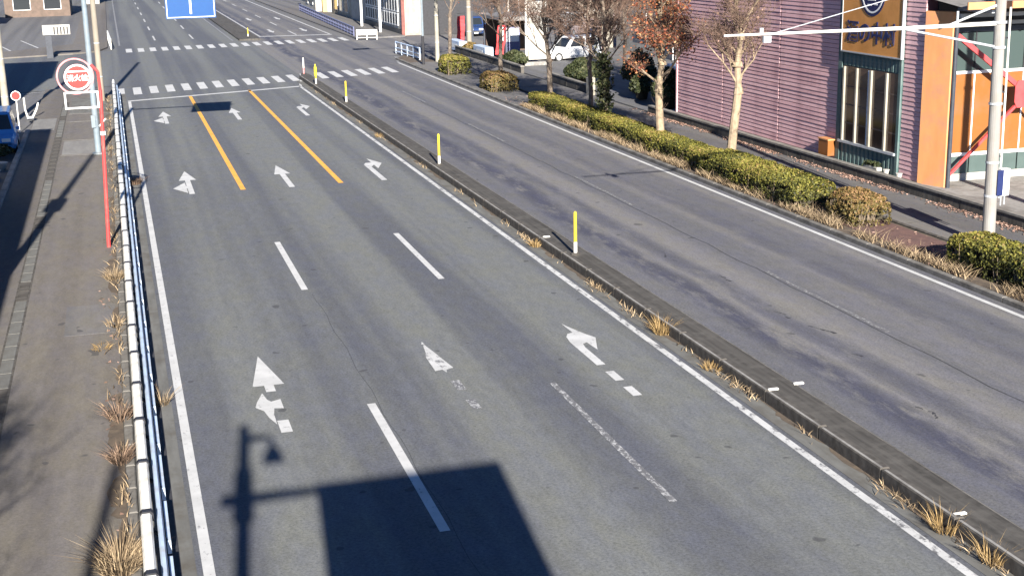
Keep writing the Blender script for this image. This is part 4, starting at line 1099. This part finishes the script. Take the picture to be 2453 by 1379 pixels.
weed('sparse yellow weed at the lower right corner of the median', 10.95, 14.6, .0, .12, .34, 100, 'dryy', .9, wid=.005)
weed('small yellow weed at the median kerb near the third bollard', 10.85, 58.5, .0, .14, .18, 80, 'dryy', 1.0)
n = 9500                                                         # verge grass: nobody would count it
yy = rng.uniform(16, 66, n) ; cl = np.sin(yy * 1.1) + np.sin(yy * 2.9 + 1) + rng.normal(0, .6, n) > -.5
yy = yy[cl]; n = len(yy)
xx = np.abs(rng.normal(0, .3, n)) + 19.46
base = np.stack([xx, yy, np.full(n, .1)], 1)
ln = unit(n) * .95; ln[:, 2] = 0
hv = (.20 + .16 * np.abs(np.sin(yy * .9 + 1) * np.sin(yy * 2.3)))[:, None]
o = mesh_obj('verge_grass', blades('verge_grass', base, ln, hv, .009, MT['dry'])); o['kind'] = 'stuff'
props(o, 'dry tan grass along the kerb in front of the hedge', 'grass')
n = 2600
yy = np.concatenate([rng.uniform(13, 40, n), rng.uniform(40, 80, n // 3)]); n = len(yy)
base = np.stack([10.98 - np.abs(rng.normal(0, .09, n)), yy, np.zeros(n)], 1)
keep = np.sin(yy * .9) + np.sin(yy * 2.3) + rng.normal(0, .7, n) > 1.15
base = base[keep]; n = len(base)
ln = unit(n) * 1.1; ln[:, 2] = 0
o = mesh_obj('gutter_grass', blades('gutter_grass', base, ln, .14, .010, MT['dry'])); o['kind'] = 'stuff'
props(o, 'short dry grass in the gutter of the median kerb', 'grass')
n = 1500
yy = rng.uniform(16, 80, n)
base = np.stack([-.34 - np.abs(rng.normal(0, .14, n)), yy, np.full(n, .1)], 1)
keep = np.sin(yy * 1.3) + np.sin(yy * 3.1) + rng.normal(0, .7, n) > .2
base = base[keep]; n = len(base); ln = unit(n) * .8; ln[:, 2] = 0
o = mesh_obj('kerb_grass', blades('kerb_grass', base, ln, .17, .010, MT['dry'])); o['kind'] = 'stuff'
props(o, 'thin dry grass along the left pavement edge by the guardrail', 'grass')
n = 5200
yy = rng.uniform(22, 62, n)
pts = np.stack([24.28 - np.abs(rng.normal(0, .2, n)), yy, .112 + rng.uniform(0, .03, n)], 1)
pts = pts[np.sin(yy * .8) + np.sin(yy * 2.1 + 2) + rng.normal(0, .8, n) > -.5]
o = mesh_obj('leaf_litter', leaves('leaf_litter', pts, .06, MT['litter'], np.array([0, 0, 1.6]), 1.0, 1.3)); o['kind'] = 'stuff'
props(o, 'pinkish dead leaves gathered along the foot of the low wall', 'leaves')
n = 900
pts = np.concatenate([np.stack([rng.normal(-.6, .12, n // 12), rng.uniform(17, 45, n // 12), np.full(n // 12, .108)], 1), np.stack([rng.uniform(19.5, 21.3, n), rng.uniform(28, 70, n), np.full(n, .118)], 1)])
o = mesh_obj('scattered_leaves', leaves('scattered_leaves', pts, .07, MT['litter'], np.array([0, 0, 2.0]), 1.0, 1.3)); o['kind'] = 'stuff'
props(o, 'scattered dead leaves on the pavement and planting bed', 'leaves')

rd_ = random.Random(4)
dm = MB()
for k in range(70):
    y = rd_.uniform(16, 78); l = rd_.uniform(.3, 1.6); w_ = rd_.uniform(.06, .30)
    pl = [(-.425 - w_ * q, y + l * e) for q, e in ((0, 0), (rd_.uniform(.3, .8), .1), (1, rd_.uniform(.3, .6)), (rd_.uniform(.4, .9), .85), (0, 1))]
    dm.flat(pl, .1035 + k * 2e-5)
dm.build('dirt_patch', MT['soil'], sw)['kind'] = 'stuff'
dm = MB()
for k in range(60):
    y = rd_.uniform(12, 76); l = rd_.uniform(.3, 1.8); w_ = rd_.uniform(.04, .17)
    pl = [(11.012 - w_ * q, y + l * e) for q, e in ((0, 0), (rd_.uniform(.3, .8), .1), (1, rd_.uniform(.3, .6)), (rd_.uniform(.4, .9), .85), (0, 1))]
    dm.flat(pl, .0105 + k * 2e-5)
dm.build('dirt_patch', MT['soil'], med)['kind'] = 'stuff'
# ------------------------------------------------------------------ poles and banners at the right corner
t = thing('signal_pole', 'slim dark-footed signal pole left of the white pole', 'pole', (20.0, 90.2, .1))
MB().tube((20.0, 90.2, 0), (20.0, 90.2, 2.0), .10, .095, 10).build('lower_pole', MT['dark'], t)
MB().tube((20.0, 90.2, 2.0), (20.0, 90.2, 7.2), .085, .075, 10).build('upper_pole', MT['steelb'], t)
MB().tube((20.0, 90.2, 6.4), (17.3, 90.2, 6.6), .05, .04, 8).build('arm', MT['steelb'], t)
sg = MB().box(16.4, 17.7, 90.05, 90.3, 6.42, 6.85).build('signal_head', MT['dark'], t)
for k in range(3): MB().disc((16.64 + .4 * k, 90.31, 6.63), (0, 1, 0), .15, .02, 14).build('lens', MT['glassd'], sg)
utility_pole(21.35, 91.8, 9.0, .15, 'white pole rising from the bright green shrub', 'cream', 0)
bpy.data.objects['pole.004'].data.materials[0] = MT['white'] if 'pole.004' in bpy.data.objects else None
utility_pole(26.0, 101.0, 9.5, .19, 'tan concrete pole behind the red banners', 'tan', 0)
def banner(lab, x, y, h, wd, mat, lean=.0, band=None):
    t = thing('banner_flag', lab, 'banner', (x, y, .08), 'nobori banners by the lot')
    MB().tube((x, y, .08), (x + lean, y, h + .25), .02, .015, 6).build('pole', MT['dark'], t)
    b = MB(); n = 7
    vs = []
    for k in range(n + 1):
        z = .35 + (h - .35) * k / n
        o_ = lean * z / h
        vs += [(x + o_ + .01, y + .05 * math.sin(k * 1.3), z), (x + o_ - wd, y + .09 * math.sin(k * 1.3 + 1), z)]
    b.add(vs, [(2 * k, 2 * k + 1, 2 * k + 3, 2 * k + 2) for k in range(n)])
    o = b.build('cloth', MT[mat], t)
    md = o.modifiers.new('solid', 'SOLIDIFY'); md.thickness = .008
    MB().tube((x + lean, y, h + .2), (x + lean - wd, y, h + .2), .012, .012, 6).build('crossbar', MT['dark'], t)
    if band: MB().box(x - wd * .8 + lean * .7, x - wd * .3 + lean * .7, y - .12, y - .11, h * .55, h * .95).build('print', MT[band], t)
    return t
banner('bright red banner left of the tan pole', 27.0, 106.5, 2.25, .62, 'banner', .1)
banner('dark red banner right of the tan pole', 27.3, 99.5, 2.0, .6, 'banner', .05, 'cream')
banner('slim red banner between the tan pole and the shelter', 27.9, 96.5, 1.9, .5, 'banner', .12, 'signw')
banner('red and white banner beside the white vending machine', 26.2, 92.3, 2.35, .62, 'banner', .25, 'signw')
t = thing('dark_banner_stand', 'dark slim board standing right of the bright red banner', 'board', (27.6, 107, .08))
MB().box(27.3, 27.9, 107, 107.1, .1, 2.6).build('board', MT['darkb'], t)
MB().box(27.38, 27.6, 106.98, 106.998, .5, 2.4).build('panel', MT['steel'], t)
for k, (x, y, lab, mt) in enumerate(((25.0, 100.6, 'pale blue planter trough on the far low wall', 'bluew'), (25.25, 94.2, 'pale blue and white trough behind the thin bare tree', 'bluew'))):
    t = thing('planter', lab, 'planter', (x, y, .1), 'troughs behind the far wall')
    MB().cbox(x - .3, x + .3, y - 1.6, y + 1.6, .1, .85, .04).build('tub', MT[mt], t)
    MB().box(x - .31, x - .302, y - .9, y + .9, .3, .6).build('label_panel', MT['signw'], t)
# white pylon sign
t = thing('pylon_sign', 'tall white pylon sign at the lot entrance', 'sign', (26.5, 86.3, .08))
MB().box(26.0, 26.14, 86.25, 86.4, .08, 7.0).build('post', MT['white'], t)
MB().box(26.2, 27.5, 86.28, 86.42, .45, 4.2).build('panel', MT['wwall'], t)
MB().box(26.2, 27.5, 86.26, 86.278, 3.3, 3.5).build('stripe', MT['pinkw'], t)
MB().cbox(25.9, 27.6, 86.1, 86.6, .08, .3, .03).build('base', MT['conc'], t)
# vending shelter
t = thing('vending_shelter', 'grey-roofed shelter behind the banners', 'shelter', (27.5, 95, .08))
MB().cbox(26.2, 31.5, 92.2, 98.5, 2.62, 2.9, .06).build('roof', MT['roofg'], t)
for x in (26.4, 31.2):
    for y in (92.5, 98.2): MB().box(x, x + .1, y, y + .1, .08, 2.62).build('post', MT['darkb'], t)
MB().box(26.6, 31.2, 98.3, 98.38, .08, 2.6).build('back_wall', MT['brown'], t)
t = thing('vending_machine', 'white and slate-blue vending machine under the grey shelter roof', 'vending machine', (27.0, 92.9, .08))
MB().cbox(26.55, 27.6, 92.9, 93.6, .1, 2.15, .03).build('cabinet', MT['purple'], t)
MB().box(26.62, 27.52, 92.875, 92.898, 1.15, 2.08).build('display_panel', MT['signw'], t)
MB().box(26.7, 27.44, 92.875, 92.898, .28, .5).build('tray', MT['dark'], t)

# ------------------------------------------------------------------ buildings beyond
def house(name, lab, x0, x1, y0, y1, h, mat, roof='roofg', wins=(), flat=True, cat='building', grp=None):
    t = thing(name, lab, cat, (x0, y0, 0), grp)
    MB().box(x0, x1, y0, y1, -.02, h).build('wall', MT[mat], t)
    if flat: MB().cbox(x0 - .15, x1 + .15, y0 - .15, y1 + .15, h, h + .3, .05).build('roof', MT[roof], t)
    else:
        xm = (x0 + x1) / 2
        MB().prism([(x0 - .5, h), (x1 + .5, h), (xm, h + 2.2)], 'y', y0 - .5, y1 + .5).build('roof', MT[roof], t)
    for side, a, z, wd, hh in wins:
        if side == 'f': f = MB().box(a, a + wd, y0 - .06, y0 - .003, z, z + hh); g = MB().box(a + .06, a + wd - .06, y0 - .075, y0 - .062, z + .06, z + hh - .06)
        elif side == 'l': f = MB().box(x0 - .06, x0 - .003, a, a + wd, z, z + hh); g = MB().box(x0 - .075, x0 - .062, a + .06, a + wd - .06, z + .06, z + hh - .06)
        else: f = MB().box(x1 + .003, x1 + .06, a, a + wd, z, z + hh); g = MB().box(x1 + .062, x1 + .075, a + .06, a + wd - .06, z + .06, z + hh - .06)
        fo = f.build('window', MT['signw'], t); g.build('pane', MT['glassd'], fo)
    return t
# white showroom with window grid
t = house('showroom', 'white showroom with a grid of dark windows beyond the far corner', 24.7, 34.5, 119.4, 146, 5.2, 'wwall', 'roofg')
for k in range(13):
    for r in range(3):
        y = 121.0 + 1.22 * k
        f = MB().box(24.62, 24.695, y, y + 1.12, .75 + 1.22 * r, 1.85 + 1.22 * r).build('window', MT['signw'], t)
        MB().box(24.6, 24.618, y + .2, y + .92, .85 + 1.22 * r, 1.75 + 1.22 * r).build('pane', MT['dark'], f)
MB().box(24.6, 24.7, 119.45, 137.5, .1, .5).build('plinth', MT['dark'], t)
MB().box(24.6, 24.9, 119.2, 119.39, 0, 5.0).build('corner_trim', MT['brick'], t)
MB().box(25.0, 26.3, 119.3, 119.39, .0, 5.1).build('side_cladding', MT['pinkw'], t)
MB().box(26.4, 34.3, 119.25, 119.39, .0, 3.1).build('garage_opening', MT['dark'], t)
MB().box(26.4, 34.3, 119.0, 119.39, 3.15, 3.9).build('garage_sign_band', MT['steelb'], t)
for x in (25.4, 25.9): MB().box(x, x + .12, 119.2, 119.3, .2, 5.0).build('downpipe', MT['signw'], t)
for y in (123.5, 133): MB().box(23.4, 23.6, y, y + .2, .1, 5.0).build('porch_post', MT['signw'], t)
MB().box(23.3, 24.69, 120, 146, 5.0, 5.2).build('porch_roof', MT['roofg'], t)
house('shop_building', 'cream shop with dark openings left of the white showroom', 25.0, 34, 148, 160, 5.0, 'cream', 'roofg', [('l', 149.5, .5, 2, 2), ('l', 153, .5, 2, 2), ('l', 156.5, .5, 2, 2), ('f', 26, .6, 2.5, 1.9)])
t = house('shop_building', 'low white shop with red sign band far along the road', 23.4, 34, 163, 176, 3.4, 'wwall', 'brick', [('l', 165, .8, 2, 1.6), ('l', 169, .8, 2, 1.6)])
MB().box(23.2, 23.38, 163.5, 175, 1.7, 2.7).build('sign_band', MT['banner'], t)
props(MB().cbox(24.0, 24.5, 161.3, 161.8, .0, 4.0, .05).build('pillar_sign', MT['ycol'], loc=(24.2, 161.5, 0)), 'pale yellow pillar sign between the cream and white shops', 'sign')
house('house', 'beige house at the back of the far right lot', 44, 58, 128, 140, 6, 'beige', 'brown', [('f', 45.5, 1, 2, 1.6), ('f', 50, 1, 2, 1.6), ('f', 54, 1, 2, 1.6), ('l', 131, 1, 2, 1.6), ('f', 46, 3.8, 2, 1.4), ('f', 51, 3.8, 2, 1.4)], False)
house('house', 'white house behind the navy car', 34.8, 43, 140, 150, 5.5, 'wwall', 'roofg', [('f', 36, .9, 2, 1.6), ('f', 39.5, .9, 2, 1.6)], False)
house('house', 'brown-walled house behind the banners', 30.5, 37.5, 124, 133, 5.5, 'brown', 'roofg', [('f', 31.5, .8, 1.8, 1.8), ('f', 35, .8, 1.8, 1.8), ('l', 126, .8, 2, 1.6)], False)
house('house', 'pale house beyond the red-leaved tree', 48, 62, 116, 126, 5.5, 'pinkw', 'brick', [('f', 49.5, .8, 2.4, 1.8), ('f', 54, .8, 2.4, 1.8), ('l', 118, .8, 2, 1.8)], False)
t = house('warehouse', 'white shed with pipes just beyond the mauve building', 36.0, 47, 84, 96, 5.0, 'wwall', 'roofg', [('l', 86, 1, 2, 2), ('l', 90, 1, 2, 2), ('f', 38, .9, 3, 2)])
for y in (84.4, 84.9): MB().tube((35.9, y, .1), (35.9, y, 5), .09, .09, 8).build('downpipe', MT['signw'], t)
props(MB().box(35.2, 36.1, 97.0, 97.2, .08, 4.6).build('panel_sign', MT['cream'], loc=(35.6, 97, .08)), 'tall pale yellow panel sign standing in the lot beyond the trees', 'sign')
# left side, beyond the side street
house('house', 'beige house beyond the far left corner', -22, -13, 150, 162, 5.5, 'beige', 'roofg', [('f', -20, .8, 2, 1.6), ('f', -16.5, .8, 2, 1.6), ('r', 152, .8, 2, 1.6)], False)
house('house', 'brown-roofed house set behind the far left lot', -12.0, -4.5, 176, 188, 5.0, 'brown', 'brown', [('f', -11, .8, 2, 1.6), ('f', -7.5, .8, 2, 1.6)], False)
house('house', 'grey house standing beside the far road on the left', -3.6, 0 - 1.2, 205, 216, 5.0, 'wwall', 'roofg', [('f', -3.2, .8, 1.4, 1.6)], False)
# off-frame neighbours on the left that throw the long shadows
house('building', 'plain two-storey building just left of the frame shading the kerb', -13, -4.75, 12, 51.5, 6.0, 'beige', 'roofg', [('r', 16 + 5 * k, .9, 2, 1.5) for k in range(7)])
house('building', 'corner building left of the frame shading the side street', -17, -6.9, 66, 79, 11.2, 'wwall', 'roofg', [('f', -15, 1, 2, 1.6), ('f', -11, 1, 2, 1.6)])
quad = bpy.data.objects['side_street']
for k in range(4):
    MB().flat([(-5.6 - 2.5 * k, 120), (-5.45 - 2.5 * k, 120), (-7.9 - 2.5 * k, 133), (-8.05 - 2.5 * k, 133)], -0.012).build('parking_line', MT['line2'], bpy.data.objects['ground'])
MB().flat([(-9, 83.2), (-3.0, 85.6), (-3.0, 85.75), (-9, 83.35)], .006).build('side_street_edge_line', MT['line2'], quad)

# ------------------------------------------------------------------ the gantry behind the camera (its shadow lies on the road)
gxx, gyy = -0.72, -0.35
t = thing('camera_gantry', 'steel pole behind the viewpoint with road sign board and camera arm', 'sign gantry', (gxx, gyy, 0))
MB().tube((gxx, gyy, 0), (gxx, gyy, 9.6), .155, .10, 16).build('pole', MT['steel'], t)
MB().tube((gxx, gyy, 7.95), (gxx, gyy, 8.75), .17, .15, 12).build('collar', MT['steel'], t)
MB().tube((gxx - .35, gyy, 8.27), (.65, gyy, 8.27), .10, .06, 10).build('sign_arm', MT['steel'], t)
MB().box(.43, 3.49, gyy - .05, gyy, 5.7, 8.37).build('sign_board', MT['steel'], t)
MB().tube((gxx, gyy, 9.34), (gxx + .3, gyy, 9.34), .09, .06, 8).path([(gxx + .3, gyy, 9.34), (-.32, gyy, 9.34), (-.24, gyy, 9.25), (-.23, gyy, 9.12)], .05, 8).build('camera_arm', MT['steel'], t)
ch = MB().prism([(-.40, 8.86), (-.04, 8.86), (-.08, 9.0), (-.2, 9.14), (-.28, 9.14)], 'y', gyy - .12, gyy + .12).build('camera_housing', MT['dark'], t)
utility_pole(-3.1, -3.4, 10.4, .13, 'slim pole behind the viewpoint at the left pavement edge')
